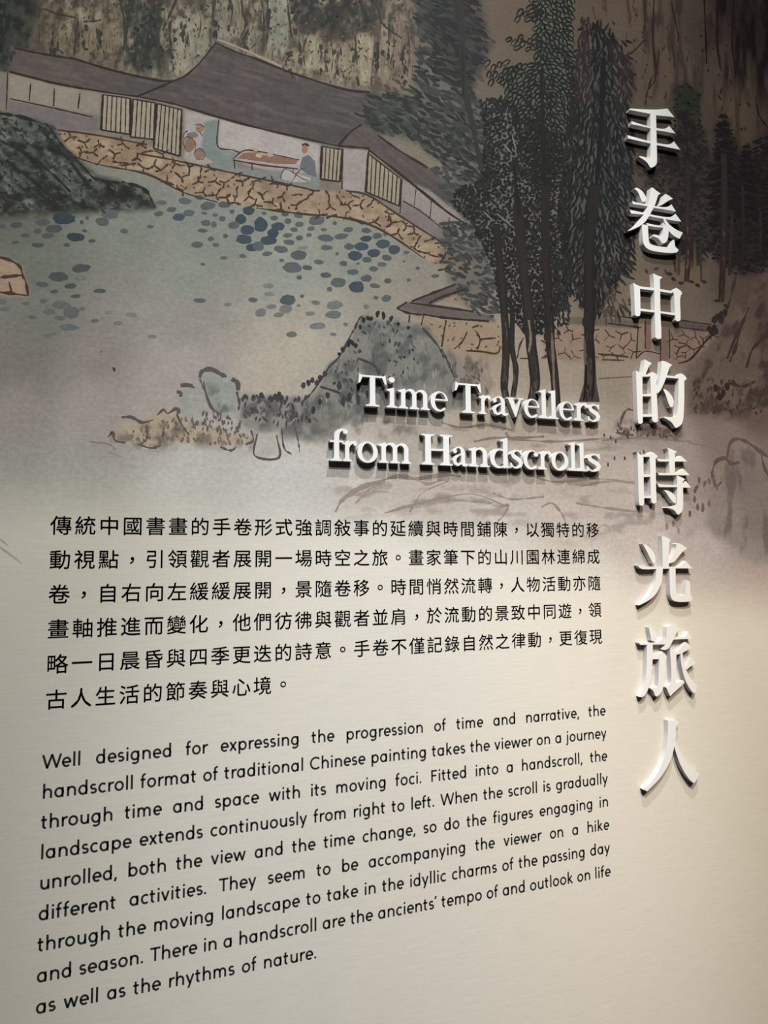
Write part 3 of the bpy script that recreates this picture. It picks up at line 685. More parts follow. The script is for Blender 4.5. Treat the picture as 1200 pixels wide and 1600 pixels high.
# dotted-leaf tree
DOT = [(750,158),(790,150),(812,178),(838,190),(880,220),(886,330),(892,420),(884,480),(850,520),(826,528),(802,500),(780,470),(772,420),(735,345),(705,318),(712,296),(752,280),(758,220)]
wash(DOT, (98,98,92), .85, 6, 6)
for x, y in scatter(DOT, 1500, 4.0): blob(x, y, random.uniform(1.9, 4.6), random.uniform(1.9, 3.8), random.choice([(30,30,30),(35,35,35),(40,40,40),(33,31,31)]), 7, .1, .3, 8, random.uniform(0,180))
for p in [(755,330),(770,345)], [(776,334),(808,360)], [(800,210),(806,235)], [(786,225),(800,240)]: line([p[0], p[1]], 2, (122,120,108), 8)
# leafy outlined tree
LOOP = [(826,-30),(898,-30),(893,60),(900,120),(898,190),(878,250),(862,300),(835,290),(815,230),(792,150),(780,118),(800,104),(838,98),(832,40)]
wash(LOOP, (84,88,77), .9, 5, 5); wash([(830,60),(890,60),(890,200),(850,260),(815,180)], (76,82,70), .6, 14, 6)
lp = scatter(LOOP, 420, 6.4)
for x, y in scatter([(760,98),(800,98),(800,128),(766,130)], 11, 9) + scatter([(790,58),(835,62),(835,82),(800,74)], 9, 9) + scatter([(802,16),(840,10),(840,34),(806,30)], 7, 9): lp.append((x, y))
for x, y in lp:
    side = -1 if x < 848 else 1
    loop(x, y, random.uniform(10, 14), random.uniform(5, 7.5), random.gauss(90 - side * 42, 20) , (29,30,27), 8, random.uniform(2.0, 3.2))
for p, w in [([(846,110),(847,160),(849,220),(851,300),(852,350)],6.5),([(846,190),(834,172),(822,158),(812,146)],4),([(848,196),(862,170),(872,150)],2.4),([(812,60),(834,72),(846,84)],2)]: line(p, w, (30,30,29), 9, .25, .1)
# tall drooping-leaf tree
DROOP = [(908,30),(938,34),(962,56),(972,84),(985,100),(990,128),(982,160),(990,230),(986,300),(992,360),(988,420),(958,452),(930,505),(900,470),(880,440),(872,330),(882,250),(890,180),(896,110),(902,70)]
wash([(935,40),(960,60),(975,140),(985,300),(980,410),(930,470),(880,440),(876,250),(900,160)], (78,79,76), .85, 8, 8)
wash([(930,50),(952,50),(958,200),(962,330),(930,330),(926,180)], (58,60,61), .6, 8, 6)
smudge(DROOP, (52,52,52), .50, .62, 5, 22, .6, 151, 8)
for x, y in scatter(DROOP, 900, 4.7):
    c = random.choice([(27,27,28),(31,31,32),(35,36,37)]) if 915 < x < 975 else random.choice([(29,29,29),(35,35,34),(31,30,30)])
    if y < 160 and (x < 925 or x > 958): c = (46,38,38)
    dash(x, y, random.uniform(11, 23), random.uniform(3.0, 5.2), random.gauss(92 + (930 - x) * .45, 17), c, 8)
for x, y in scatter([(880,150),(912,150),(900,300),(880,330)], 60, 6): dash(x, y, random.uniform(9, 15), 3.2, random.gauss(105, 16), (40,41,38), 8)
for bx, by, r, n in [(925,40,26,7),(965,60,24,6),(915,75,24,6),(968,84,22,6),(975,112,20,6),(905,100,20,5),(930,446,44,9),(960,470,40,8),(945,420,44,8),(885,440,36,8),(870,470,30,7),(968,405,30,7)]:
    for k in range(n):
        a = 25 + 130 * k / (n - 1) + random.uniform(-6, 6); rr = r * random.uniform(.5, .9)
        dash(bx + rr * math.cos(math.radians(a)), by + rr * .75 * math.sin(math.radians(a)), r * .6, 4.2, a, (36,31,31) if by < 200 else (48,45,42), 8)
for bx, by in [(955,455),(962,475),(950,490)]:
    for k in range(7): dash(bx + random.uniform(-14, 14), by + random.uniform(-8, 14), 18, 3.4, random.gauss(78, 22), (78,66,60), 8)
# low foliage between the trunks
for x, y in scatter([(852,400),(892,400),(890,500),(872,520),(850,500)], 90, 5): dash(x, y, random.uniform(9, 15), 3.6, random.gauss(60, 30), random.choice([(33,34,33),(42,43,41)]), 8)
# trunks down to the ground
trunk([(776,350),(779,390),(784,440),(787,480),(791,540),(788,600),(790,622)], 11, (55,49,46)); trunk([(800,480),(800,540),(806,580),(802,620)], 8, (62,54,50))
line([(803,250),(806,290),(811,340)], 6, (30,29,29), 9, .2, .3)
trunk([(808,320),(816,400),(819,435),(824,470),(827,510),(831,550),(836,590),(832,626)], 15, (55,48,45)); line([(826,500),(829,530),(826,550)], 4, (120,106,90), 11)
trunk([(851,290),(852,340),(853,400),(855,450),(856,470),(858,500),(860,540),(866,585),(870,640)], 13, (48,41,38)); line([(862,520),(864,560),(866,610)], 4, (112,98,84), 11); blob(858,526,9,10,(48,38,36),11)
line([(943,90),(940,180),(934,260),(928,330)], 7, (26,25,26), 9, .3, .2); trunk([(931,290),(927,330),(922,360),(920,430),(921,480),(920,540),(921,590),(918,626)], 15, (40,34,34)); blob(917,503,9,9,(42,34,34),11); line([(913,530),(915,570)], 4, (88,78,72), 11)
ink([(914,560),(930,560),(932,600),(937,628),(904,628),(912,600)], (66,55,52), 9)
line([(780,628),(770,636),(790,640)], 4, (84,72,64), 9); line([(846,560),(854,556),(866,562)],3,BROWN,8); line([(808,560),(812,540),(818,528)], 2.6, BROWN, 8); line([(812,560),(826,560)], 2.6, BROWN, 8)
# far dark trees on the right
FAR = [(1052,136),(1072,130),(1094,150),(1092,176),(1102,220),(1112,250),(1118,200),(1126,178),(1140,190),(1148,222),(1156,240),(1166,228),(1180,250),(1200,215),(1260,180),(1260,400),(1196,424),(1150,430),(1110,400),(1076,420),(1046,380),(1040,330),(1024,310),(1010,280),(1036,240),(1052,200)]
wash(FAR, (44,38,36), .9, 9, 10); wash([(1116,240),(1200,240),(1260,200),(1260,400),(1130,410)], (31,28,28), .8, 16, 10)
wash([(990,250),(1040,250),(1040,300),(1000,300)], (70,60,53), .6, 10, 8)
smudge(FAR, (28,25,26), .44, .60, 10, 10, .85, 161, 8)
smudge([(960,250),(1050,240),(1050,320),(970,320)], (46,38,35), .46, .60, 8, 8, .8, 163, 8)
for x, y in scatter(FAR, 900, 4.2):
    c = random.choice([(26,23,24),(22,20,21),(32,28,27)]) if x > 1110 else random.choice([(32,28,27),(38,34,31),(28,27,26)])
    dash(x, y, random.uniform(6, 11), random.uniform(2.8, 4.6), random.gauss(28, 32), c, 7)
for x, y in scatter([(1056,134),(1090,150),(1094,180),(1060,170)], 40, 4.6): blob(x, y, 4, 3.2, (36,42,33), 7)
for cxx, top, bot, hw in [(1130,176,330,22),(1166,228,340,18)]:
    for k in range(26):
        y = top + (bot - top) * k / 26 + random.uniform(-3, 3); w2 = (5 + hw * k / 26) * random.uniform(.6, 1.15)
        for s in (-1, 1): dash(cxx + s * w2 * .55, y + 3, w2 + 6, 5, s * random.gauss(16, 9), (24,21,22), 8)
for x, y in scatter([(1178,220),(1215,205),(1215,380),(1186,390)], 70, 5): dash(x, y, 13, 4.5, random.gauss(-8, 14), (26,22,22), 8)
line([(1070,180),(1074,250),(1074,320)], 4, (34,28,27), 8); trunk([(1074,250),(1075,310),(1074,340),(1075,380),(1073,440)], 8, (58,41,36)); trunk([(1062,370),(1060,430)], 5, (74,54,46), 9, False); trunk([(1085,370),(1086,436)], 5, (100,84,62), 9, False); trunk([(1094,380),(1096,440)], 4, (70,50,44), 9, False); trunk([(1050,390),(1056,426)], 4, (72,52,44), 9, False)
trunk([(1131,240),(1132,300),(1131,360),(1129,420),(1127,472)], 9, (48,36,32)); trunk([(1160,290),(1161,360),(1160,420)], 4.5, (34,26,25), 9, False); trunk([(1144,330),(1141,400),(1139,430)], 5, (46,34,31), 9, False); trunk([(1188,330),(1188,400)], 4, (40,31,29), 9, False)
for x, y in [(1052,436),(1064,442),(1080,440),(1090,446),(1100,440),(1046,428),(1120,470),(1134,478),(1176,414),(1162,424)]: dash(x, y, 10, 5, random.uniform(0, 60), (48,37,34), 9)
for x, y in [(1010,424),(1025,420),(1040,424),(1030,440),(1018,432),(1010,456),(985,490),(984,470)]: dash(x, y, 9, 4, random.gauss(90, 30), (64,50,42), 7)

# ---------- the print fades out into the plain cloth below
fade_n = 24 * (fbm(PX, PY, 90, 171) - .5)
lo = np.interp(PX, [0, 300, 560, 760, 900, 1000, 1200], [700, 730, 770, 800, 830, 850, 860]); hi = lo + np.interp(PX, [0, 600, 1000, 1200], [150, 90, 120, 150])
k = np.clip((PY + fade_n - lo) / (hi - lo), 0, 1); k = k * k * (3 - 2 * k)
GC = GC * (1 - k[..., None]) + np.array(CREAM) * k[..., None]
GC = np.clip(GC, 0.004, 0.62)

nv, nu = UU.shape
gv = np.stack([UU * S, -(0.0002 + 0.0036 * np.clip((VV - GV[0]) / 1.5, 0, 1)) * S, VV * S + Z0], -1).reshape(-1, 3)
idx = np.arange(nv * nu).reshape(nv, nu)
gf = np.stack([idx[:-1, :-1], idx[:-1, 1:], idx[1:, 1:], idx[1:, :-1]], -1).reshape(-1, 4)
bv = np.array([(a * S, -d * S, c * S + Z0) for a, c, d in BV]); off = len(gv)
verts = np.concatenate([gv, bv]) - np.array([20 * S, 0, 15 * S + Z0])
bcol = np.array(BC)
# brush marks fade with the print as well
bx, by = photo_xy(bv[:, 0] / S, (bv[:, 2] - Z0) / S)
kb = np.clip((by - np.interp(bx, [0, 1000, 1200], [840, 800, 820])) / 90, 0, 1)[:, None]
bcol = bcol * (1 - kb) + np.array(CREAM) * kb
cols = np.concatenate([GC.reshape(-1, 3), bcol])
loops = [gf.reshape(-1)] + [np.array([i + off for f in BF for i in f])]
sizes = np.concatenate([np.full(len(gf), 4), np.array([len(f) for f in BF])])
me = bpy.data.meshes.new('landscape_mural')
li = np.concatenate(loops).astype(np.int32)
me.vertices.add(len(verts)); me.vertices.foreach_set('co', verts.astype(np.float32).ravel())
me.loops.add(len(li)); me.loops.foreach_set('vertex_index', li)
me.polygons.add(len(sizes)); me.polygons.foreach_set('loop_start', np.concatenate([[0], np.cumsum(sizes)[:-1]]).astype(np.int32))
me.update(calc_edges=True)
at = me.attributes.new('pigment', 'FLOAT_COLOR', 'POINT')
at.data.foreach_set('color', np.concatenate([cols, np.concatenate([1 - k.reshape(-1), 1 - kb[:, 0]])[:, None]], 1).astype(np.float32).ravel())
me.materials.append(M_MURAL)
mural = bpy.data.objects.new('landscape_mural', me); C.objects.link(mural)
mural.location = (20 * S, 0, 15 * S + Z0)
tag(mural, 'printed ink landscape mural with pavilion, lily pond, rocks and dark trees filling the upper wall', 'mural')


# ================================================================ raised Chinese title: eight characters
def smooth(pts, passes=2, lim=48):
    """round the gentle bends of an outline, keep its sharp corners"""
    pts = [Vector(p) for p in pts]
    for _ in range(passes):
        out = []
        n = len(pts)
        for i in range(n):
            a, b, c = pts[i - 1], pts[i], pts[(i + 1) % n]
            d1, d2 = b - a, c - b
            if d1.length < 1e-9 or d2.length < 1e-9:
                continue
            ang = abs(math.degrees(d1.angle(d2)))
            if ang < 2 or ang > lim:
                out.append(b)
            else:
                out.append(b - d1 * 0.25); out.append(b + d2 * 0.25)
        pts = out
    return pts

def raised(name, strokes_uv, mat):
    """one solid letter: every stroke is an outline extruded from the wall; origin at the letter's middle on the wall"""
    allp = [p for s in strokes_uv for p in s]
    cu = (min(p[0] for p in allp) + max(p[0] for p in allp)) / 2
    cv = (min(p[1] for p in allp) + max(p[1] for p in allp)) / 2
    verts, faces = [], []
    for k, s in enumerate(strokes_uv):
        s = [Vector((p[0], p[1])) for p in s]
        area = sum(s[i - 1].x * s[i].y - s[i].x * s[i - 1].y for i in range(len(s)))
        if area < 0: s.reverse()
        n = len(s); b = len(verts)
        d = LETTER_D - k * 0.0006
        # a hair-wide chamfer along the front edge
        for (dd) in (0.0, d):
            for p in s:
                verts.append(((p.x - cu) * S, -dd * S, (p.y - cv) * S))
        faces.append(tuple(range(b + n, b + 2 * n)))
        faces.append(tuple(reversed(range(b, b + n))))
        for i in range(n):
            j = (i + 1) % n
            faces.append((b + i, b + j, b + n + j, b + n + i))
    o = link(name, verts, faces, mat)
    o.location = world(cu, cv, 0.0)
    return o

TITLE = [
 ('手', (960, 150, 8), 'raised white Chinese character for hand, three bars and hooked stem, topmost', [
  [(195,157),(330,165),(500,170),(600,165),(662,157),(750,265),(640,250),(525,242),(440,222),(330,200),(190,172)],
  [(213,313),(300,345),(448,385),(525,402),(635,415),(685,372),(762,468),(640,445),(525,428),(448,402),(330,375),(218,352)],
  [(163,490),(300,528),(450,570),(530,588),(685,612),(745,568),(823,672),(690,645),(530,612),(450,592),(300,560),(172,530)],
  [(450,200),(520,205),(525,400),(535,820),(525,855),(500,882),(470,895),(447,893),(430,860),(400,820),(360,790),(305,760),(320,748),(400,770),(440,775),(455,760),(455,500)]]),
 ('卷', (960, 280, 8), 'raised white Chinese character for scroll, sweeping diagonals over a curled base, below the hand character', [
  [(265,105),(300,112),(350,150),(385,200),(400,240),(395,270),(375,285),(350,280),(330,250),(310,190),(285,145),(250,120)],
  [(455,110),(480,103),(520,140),(578,180),(545,195),(530,260),(500,340),(440,450),(390,530),(330,580),(250,620),(180,645),(160,645),(200,620),(280,560),(350,470),(400,390),(430,300),(445,190)],
  [(640,183),(690,210),(733,245),(690,260),(640,290),(600,320),(560,330),(590,290),(610,240),(625,195)],
  [(222,273),(300,298),(410,310),(500,335),(655,355),(715,315),(770,405),(640,378),(500,358),(410,335),(330,322),(232,310)],
  [(190,382),(280,400),(370,418),(445,440),(700,485),(765,432),(838,530),(700,510),(450,465),(370,440),(210,428)],
  [(610,490),(640,500),(680,560),(740,610),(800,645),(857,665),(815,745),(760,720),(710,680),(670,630),(635,560)],
  [(400,548),(500,570),(605,585),(610,605),(500,595),(420,580)],
  [(345,560),(420,580),(428,760),(440,800),(480,825),(560,840),(650,850),(695,845),(720,800),(745,752),(755,790),(760,840),(800,880),(795,905),(770,918),(700,922),(600,915),(500,900),(430,880),(380,840),(355,780)],
  [(612,540),(690,640),(680,640),(672,740),(655,780),(625,803),(590,795),(570,760),(540,730),(480,712),(495,690),(560,705),(590,705),(608,690)]]),
 ('中', (960, 400, 8), 'raised white Chinese character for middle, an open box crossed by one long vertical stroke', [
  [(240,335),(265,355),(320,378),(328,735),(310,752),(275,752),(258,735),(250,500)],
  [(300,376),(495,400),(720,438),(720,466),(570,442),(495,430),(320,410)],
  [(715,440),(770,397),(830,430),(848,470),(818,505),(830,790),(820,810),(785,818),(765,800),(752,600),(745,470)],
  [(320,655),(500,680),(765,715),(765,743),(580,715),(500,705),(320,685)],
  [(485,215),(530,240),(602,265),(570,290),(575,700),(592,1020),(575,1038),(530,1035),(512,1015),(505,700),(495,300)]]),
 ('的', (960, 540, 8), 'raised white Chinese possessive character, ladder-like left half and hooked right half with a separate dot', [
  [(378,172),(470,222),(432,252),(410,310),(385,372),(345,375),(360,300),(372,230)],
  [(270,310),(310,335),(350,370),(355,960),(335,978),(305,975),(292,950),(280,600)],
  [(330,358),(440,362),(440,387),(330,387)],
  [(420,365),(480,328),(520,350),(550,390),(525,420),(530,600),(547,940),(525,960),(490,955),(470,930),(460,600),(450,385)],
  [(350,608),(465,600),(465,635),(350,632)],
  [(350,858),(473,858),(473,888),(350,888)],
  [(595,190),(640,195),(725,243),(690,265),(670,340),(630,450),(580,560),(540,600),(525,575),(560,470),(580,350),(588,260)],
  [(640,370),(780,385),(810,412),(645,398)],
  [(770,385),(830,345),(880,370),(907,415),(875,440),(875,700),(865,900),(850,970),(815,1010),(770,1030),(750,1010),(720,960),(670,925),(610,895),(620,885),(700,895),(770,890),(785,860),(800,700),(803,410)],
  [(610,545),(640,545),(690,590),(735,650),(745,710),(735,760),(710,770),(690,755),(670,700),(645,620)]]),
 ('時', (960, 670, 8), 'raised white Chinese character for time, sun box beside stacked bars and a hook', [
  [(275,285),(310,310),(362,345),(368,800),(375,940),(360,960),(320,958),(305,935),(298,600),(290,310)],
  [(310,325),(440,322),(445,350),(350,352)],
  [(420,325),(465,285),(510,310),(545,345),(515,370),(520,700),(527,915),(505,935),(475,930),(458,905),(450,600),(442,345)],
  [(362,568),(455,572),(455,600),(362,602)],
  [(365,840),(465,838),(465,868),(365,865)],
  [(655,240),(690,245),(782,285),(755,310),(758,560),(690,560),(685,400),(675,260)],
  [(530,375),(690,385),(780,380),(830,335),(910,408),(760,408),(570,408),(545,400)],
  [(540,545),(600,553),(790,555),(860,498),(945,580),(790,580),(560,578)],
  [(535,685),(590,695),(780,705),(850,715),(895,655),(960,735),(850,735),(780,728),(560,728)],
  [(780,585),(830,600),(885,630),(855,660),(858,720),(862,980),(850,1030),(810,1070),(785,1070),(765,1030),(720,1000),(650,985),(660,975),(740,965),(780,950),(790,720)],
  [(615,770),(660,765),(740,810),(770,860),(768,920),(745,925),(720,900),(680,850),(645,790)]]),
 ('光', (960, 800, 8), 'raised white Chinese character for light, three rays over two splayed legs', [
  [(590,300),(640,310),(705,348),(680,380),(682,690),(605,690),(600,400)],
  [(355,400),(395,405),(470,470),(510,540),(518,620),(505,642),(480,640),(440,560),(390,460)],
  [(770,400),(810,385),(910,455),(870,480),(800,560),(745,630),(690,640),(740,540),(775,450)],
  [(290,670),(350,678),(520,685),(700,685),(830,680),(890,610),(975,705),(760,705),(520,712),(340,720)],
  [(525,700),(607,700),(600,850),(575,930),(520,1030),(440,1100),(350,1150),(310,1165),(400,1080),(460,1000),(505,900),(520,800)],
  [(688,695),(765,695),(768,1000),(785,1035),(850,1045),(885,1035),(890,940),(905,850),(945,870),(950,1000),(955,1040),(978,1080),(965,1110),(900,1125),(800,1125),(740,1110),(705,1070),(695,1000)]]),
 ('旅', (990, 970, 10), 'raised white Chinese character for travel, dense angular strokes with ragged feet, second from the bottom', [
  [(240,105),(290,125),(340,180),(368,250),(365,300),(330,318),(280,312),(268,250),(250,180)],
  [(85,345),(120,350),(240,348),(400,338),(450,265),(512,330),(510,368),(300,372),(110,378)],
  [(210,365),(300,365),(300,560),(290,760),(270,900),(225,1080),(190,1150),(140,1195),(100,1190),(140,1100),(185,950),(205,750)],
  [(295,535),(400,528),(450,480),(500,530),(520,560),(500,700),(490,900),(470,1030),(430,1140),(360,1185),(330,1160),(310,1090),(250,1050),(265,1040),(345,1050),(385,1030),(400,600),(295,600)],
  [(520,95),(575,70),(640,75),(735,125),(680,160),(650,240),(600,340),(550,430),(500,460),(455,450),(490,400),(510,300),(515,180)],
  [(620,262),(810,255),(860,170),(912,280),(760,288),(610,295)],
  [(565,440),(680,490),(820,335),(890,385),(895,425),(760,505),(720,520),(640,535),(575,470)],
  [(570,455),(670,510),(665,980),(780,935),(800,965),(700,1060),(600,1150),(575,1180),(545,1120),(510,1040),(560,1010),(590,960),(585,700)],
  [(820,740),(890,570),(970,655),(945,675),(880,720),(830,770)],
  [(735,500),(765,490),(775,600),(810,740),(870,870),(930,960),(990,1010),(985,1060),(965,1120),(940,1130),(890,1080),(820,960),(775,830),(745,680),(735,560)]]),
 ('人', (990, 1110, 10), 'raised white Chinese character for person, two curved legs only, lowest of the column', [
  [(535,155),(600,150),(690,165),(720,180),(680,225),(660,290),(665,380),(650,480),(630,600),(590,760),(520,900),(430,1040),(330,1150),(215,1265),(160,1240),(260,1140),(360,1010),(440,850),(500,680),(525,500),(540,350)],
  [(648,460),(680,560),(740,680),(830,820),(930,930),(1030,985),(1000,1060),(950,1140),(900,1110),(820,1010),(740,870),(680,720),(640,580),(632,500)]]),
]
for ch, (ox, oy, k), label, strokes in TITLE:
    out = []
    for s in strokes:
        uv = [wall_uv(ox + x / k, oy + y / k, LETTER_D) for x, y in s]
        out.append(smooth([(float(u), float(v)) for u, v in uv]))
    tag(raised('raised_character', out, M_WHITE), label, 'sign character', 'raised characters of the vertical title')

# ================================================================ raised English title: 28 serif letters
def bowl(cx, cy, rx, ry, icx, icy, irx, iry, a0, a1, n=20):
    o, i = [], []
    for k in range(n + 1):
        t = math.radians(a0 + (a1 - a0) * k / n)
        o.append((cx + rx * math.cos(t), cy + ry * math.sin(t)))
        i.append((icx + irx * math.cos(t), icy + iry * math.sin(t)))
    return o + i[::-1]

def disc(cx, cy, r, n=20):
    return [(cx + r * math.cos(2 * PI * k / n), cy + r * math.sin(2 * PI * k / n)) for k in range(n)]

def rect(x0, y0, x1, y1):
    return [(x0, y0), (x1, y0), (x1, y1), (x0, y1)]

def foot(x0, x1, e=0.08):
    return [(x0 - e, 0), (x1 + e, 0), (x1 + e, .04), (x1 + .02, .06), (x1, .11), (x0, .11), (x0 - .02, .06), (x0 - e, .04)]

def head(x0, x1, y, e=0.08):
    return [(x0 - e, y), (x0 - e, y - .04), (x0 - .02, y - .06), (x0, y - .11), (x1, y - .11), (x1 + .02, y - .06), (x1 + e, y - .04), (x1 + e, y)]

def flag(x0, x1, y):
    return [(x0 - .1, y - .055), (x0 - .1, y - .085), (x0, y - .12), (x1, y - .12), (x1, y + .02), (x1 - .05, y + .005)]

def band(pts):
    """outline of a line whose width changes: (x, y, width)"""
    L, R_ = [], []
    n = len(pts)
    P = [Vector((p[0], p[1])) for p in pts]
    for i in range(n):
        d = (P[min(i + 1, n - 1)] - P[max(i - 1, 0)]).normalized()
        q = Vector((-d.y, d.x)) * pts[i][2] / 2
        L.append(tuple(P[i] + q)); R_.append(tuple(P[i] - q))
    return L + R_[::-1]

XH = 0.635
def serif(c):
    if c == 'T':
        return [rect(.355, .05, .525, .97), foot(.355, .525, .13), rect(.04, .925, .84, .985),
                [(.03, 1.03), (.10, .985), (.13, .93), (.06, .74), (.0, .72)], [(.78, .985), (.85, 1.03), (.88, .72), (.83, .72), (.74, .93)]]
    if c == 'i':
        return [rect(.1, .05, .235, XH - .05), foot(.1, .235, .1), flag(.1, .235, XH), disc(.165, .9, .088)]
    if c in 'nm':
        g = [rect(.1, .05, .235, XH - .05), foot(.1, .235), flag(.1, .235, XH)]
        xs = [.1] if c == 'n' else [.1, .445]
        for x in xs:
            g += [rect(x + .345, .05, x + .48, .45), foot(x + .345, x + .48),
                  bowl(x + .295, .43, .185, .225, x + .235, .41, .115, .165, 180, 0)]
        return g
    if c == 'r':
        return [rect(.1, .05, .235, XH - .05), foot(.1, .235, .09), flag(.1, .235, XH),
                band([(.2, .42, .05), (.25, .53, .07), (.33, .6, .09), (.41, .6, .1), (.45, .575, .08)]), disc(.43, .56, .066)]
    if c == 'e':
        return [bowl(.27, .315, .25, .335, .3, .32, .155, .285, 8, 318, 30), rect(.1, .345, .515, .395)]
    if c == 'c':
        return [bowl(.27, .315, .25, .335, .31, .32, .165, .285, 45, 318, 28), disc(.43, .5, .07)]
    if c == 'o':
        return [bowl(.3, .315, .3, .335, .3, .315, .165, .285, 0, 180, 24), bowl(.3, .315, .3, .335, .3, .315, .165, .285, 180, 360, 24)]
    if c == 'a':
        return [rect(.31, .1, .44, .44), bowl(.26, .44, .18, .205, .22, .43, .09, .165, 0, 150), disc(.11, .485, .066),
                band([(.33, .4, .05), (.24, .36, .06), (.13, .29, .1), (.085, .19, .12), (.12, .08, .11), (.2, .035, .09), (.29, .075, .06), (.35, .13, .05)]),
                [(.31, .14), (.44, .14), (.47, .075), (.55, .09), (.54, .03), (.45, -.015), (.36, .01), (.32, .07)]]
    if c == 'v':
        return [[(.04, .61), (.21, .61), (.335, .22), (.31, -.02), (.275, -.02)], [(.42, .61), (.49, .61), (.31, -.02), (.275, .0), (.3, .2)],
                rect(0, .59, .27, XH), rect(.36, .59, .57, XH)]
    if c == 'l':
        return [rect(.1, .05, .235, .97), foot(.1, .235, .09), flag(.1, .235, 1.0)]
    if c == 's':
        return [band([(.37, .47, .03), (.34, .55, .05), (.27, .605, .055), (.2, .605, .06), (.125, .57, .09), (.095, .49, .12), (.14, .41, .14), (.22, .35, .145),
                      (.31, .28, .14), (.355, .19, .13), (.33, .085, .1), (.25, .025, .06), (.17, .02, .055), (.09, .07, .05), (.045, .18, .03)]),
                [(.33, .5), (.385, .44), (.39, .64), (.35, .61)], [(.03, .2), (.08, .12), (.07, .03), (.025, -.01)]]
    if c == 'f':
        return [rect(.13, .05, .265, .78), foot(.13, .265, .1), rect(.02, .58, .42, XH),
                band([(.1975, .74, .135), (.215, .85, .13), (.26, .94, .11), (.34, .985, .075), (.42, .97, .07)]), disc(.43, .925, .068)]
    if c == 'H':
        return [rect(.1, .05, .265, .95), rect(.61, .05, .775, .95), foot(.1, .265, .1), foot(.61, .775, .1),
                head(.1, .265, 1.0, .1), head(.61, .775, 1.0, .1), rect(.25, .465, .62, .53)]
    if c == 'd':
        return [rect(.41, .04, .545, .97), flag(.41, .545, 1.0), bowl(.29, .315, .27, .335, .32, .315, .165, .275, 35, 325, 28),
                band([(.42, .42, .04), (.46, .5, .05), (.5, .53, .05)]), [(.41, .12), (.6, .06), (.6, .02), (.41, -.02)],
                band([(.42, .2, .06), (.46, .12, .06), (.5, .08, .06)])]
    raise KeyError(c)

CAP = 1.645
LATIN = [(6.30, [('T', 560, 604.3), ('i', 604, 621.5), ('m', 621.8, 672), ('e', 673, 700.3), ('T', 711, 752.5), ('r', 748.5, 767.5), ('a', 769.5, 794.5),
                 ('v', 792, 818.8), ('e', 819, 843.3), ('l', 842, 857.5), ('l', 857, 872.8), ('e', 874, 897.3), ('r', 897, 919), ('s', 918.5, 938)]),
         (3.37, [('f', 515.3, 544), ('r', 534.5, 558.5), ('o', 558.5, 590.6), ('m', 591, 642.5), ('H', 659, 707.6), ('a', 707.5, 731.8), ('n', 732, 765.5),
                 ('d', 766, 796.5), ('s', 797.5, 817.5), ('c', 818, 841.5), ('r', 841, 862), ('o', 862, 888.5), ('l', 888.5, 902.5), ('l', 902, 916.5), ('s', 917, 939.3)])]
WORDS = [['Time', 'Travellers'], ['from', 'Handscrolls']]
ORD = {('Time', 0): 'capital T opening the word', ('Time', 1): 'dotted i in the word', ('Time', 2): 'letter m in the word', ('Time', 3): 'final e of the word',
       ('Travellers', 0): 'capital T opening the word', ('Travellers', 1): 'r right after the capital T of the word', ('Travellers', 2): 'letter a in the word',
       ('Travellers', 3): 'letter v in the word', ('Travellers', 4): 'e right after the v of the word', ('Travellers', 5): 'first of the double l in the word',
       ('Travellers', 6): 'second of the double l in the word', ('Travellers', 7): 'e between l and r of the word', ('Travellers', 8): 'r just before the final s of the word',
       ('Travellers', 9): 'final s of the word', ('from', 0): 'letter f opening the word', ('from', 1): 'letter r in the word', ('from', 2): 'round o in the word',
       ('from', 3): 'final m of the word', ('Handscrolls', 0): 'capital H opening the word', ('Handscrolls', 1): 'letter a in the word', ('Handscrolls', 2): 'letter n in the word',
       ('Handscrolls', 3): 'tall d in the word', ('Handscrolls', 4): 's between d and c of the word', ('Handscrolls', 5): 'letter c in the word', ('Handscrolls', 6): 'letter r in the word',
       ('Handscrolls', 7): 'round o in the word', ('Handscrolls', 8): 'first of the double l in the word', ('Handscrolls', 9): 'second of the double l in the word', ('Handscrolls', 10): 'final s of the word'}
for (vb, row), words in zip(LATIN, WORDS):
    where = [(w, i) for w in words for i in range(len(w))]
    for (c, xl, xr), (w, i) in zip(row, where):
        polys = serif(c)
        yb = float(photo_xy(np.array(20.0), np.array(vb))[1])
        ul = float(wall_uv(xl, yb, LETTER_D)[0]); ur = float(wall_uv(xr, yb, LETTER_D)[0])
        x0 = min(p[0] for g in polys for p in g); x1 = max(p[0] for g in polys for p in g)
        sx = (ur - ul) / (x1 - x0)
        uv = [[(ul + (p[0] - x0) * sx, vb + p[1] * CAP) for p in g] for g in polys]
        tag(raised('raised_letter', uv, M_WHITE), 'raised white serif %s %s' % (ORD[(w, i)], w), 'sign letter', 'raised letters of the English title')

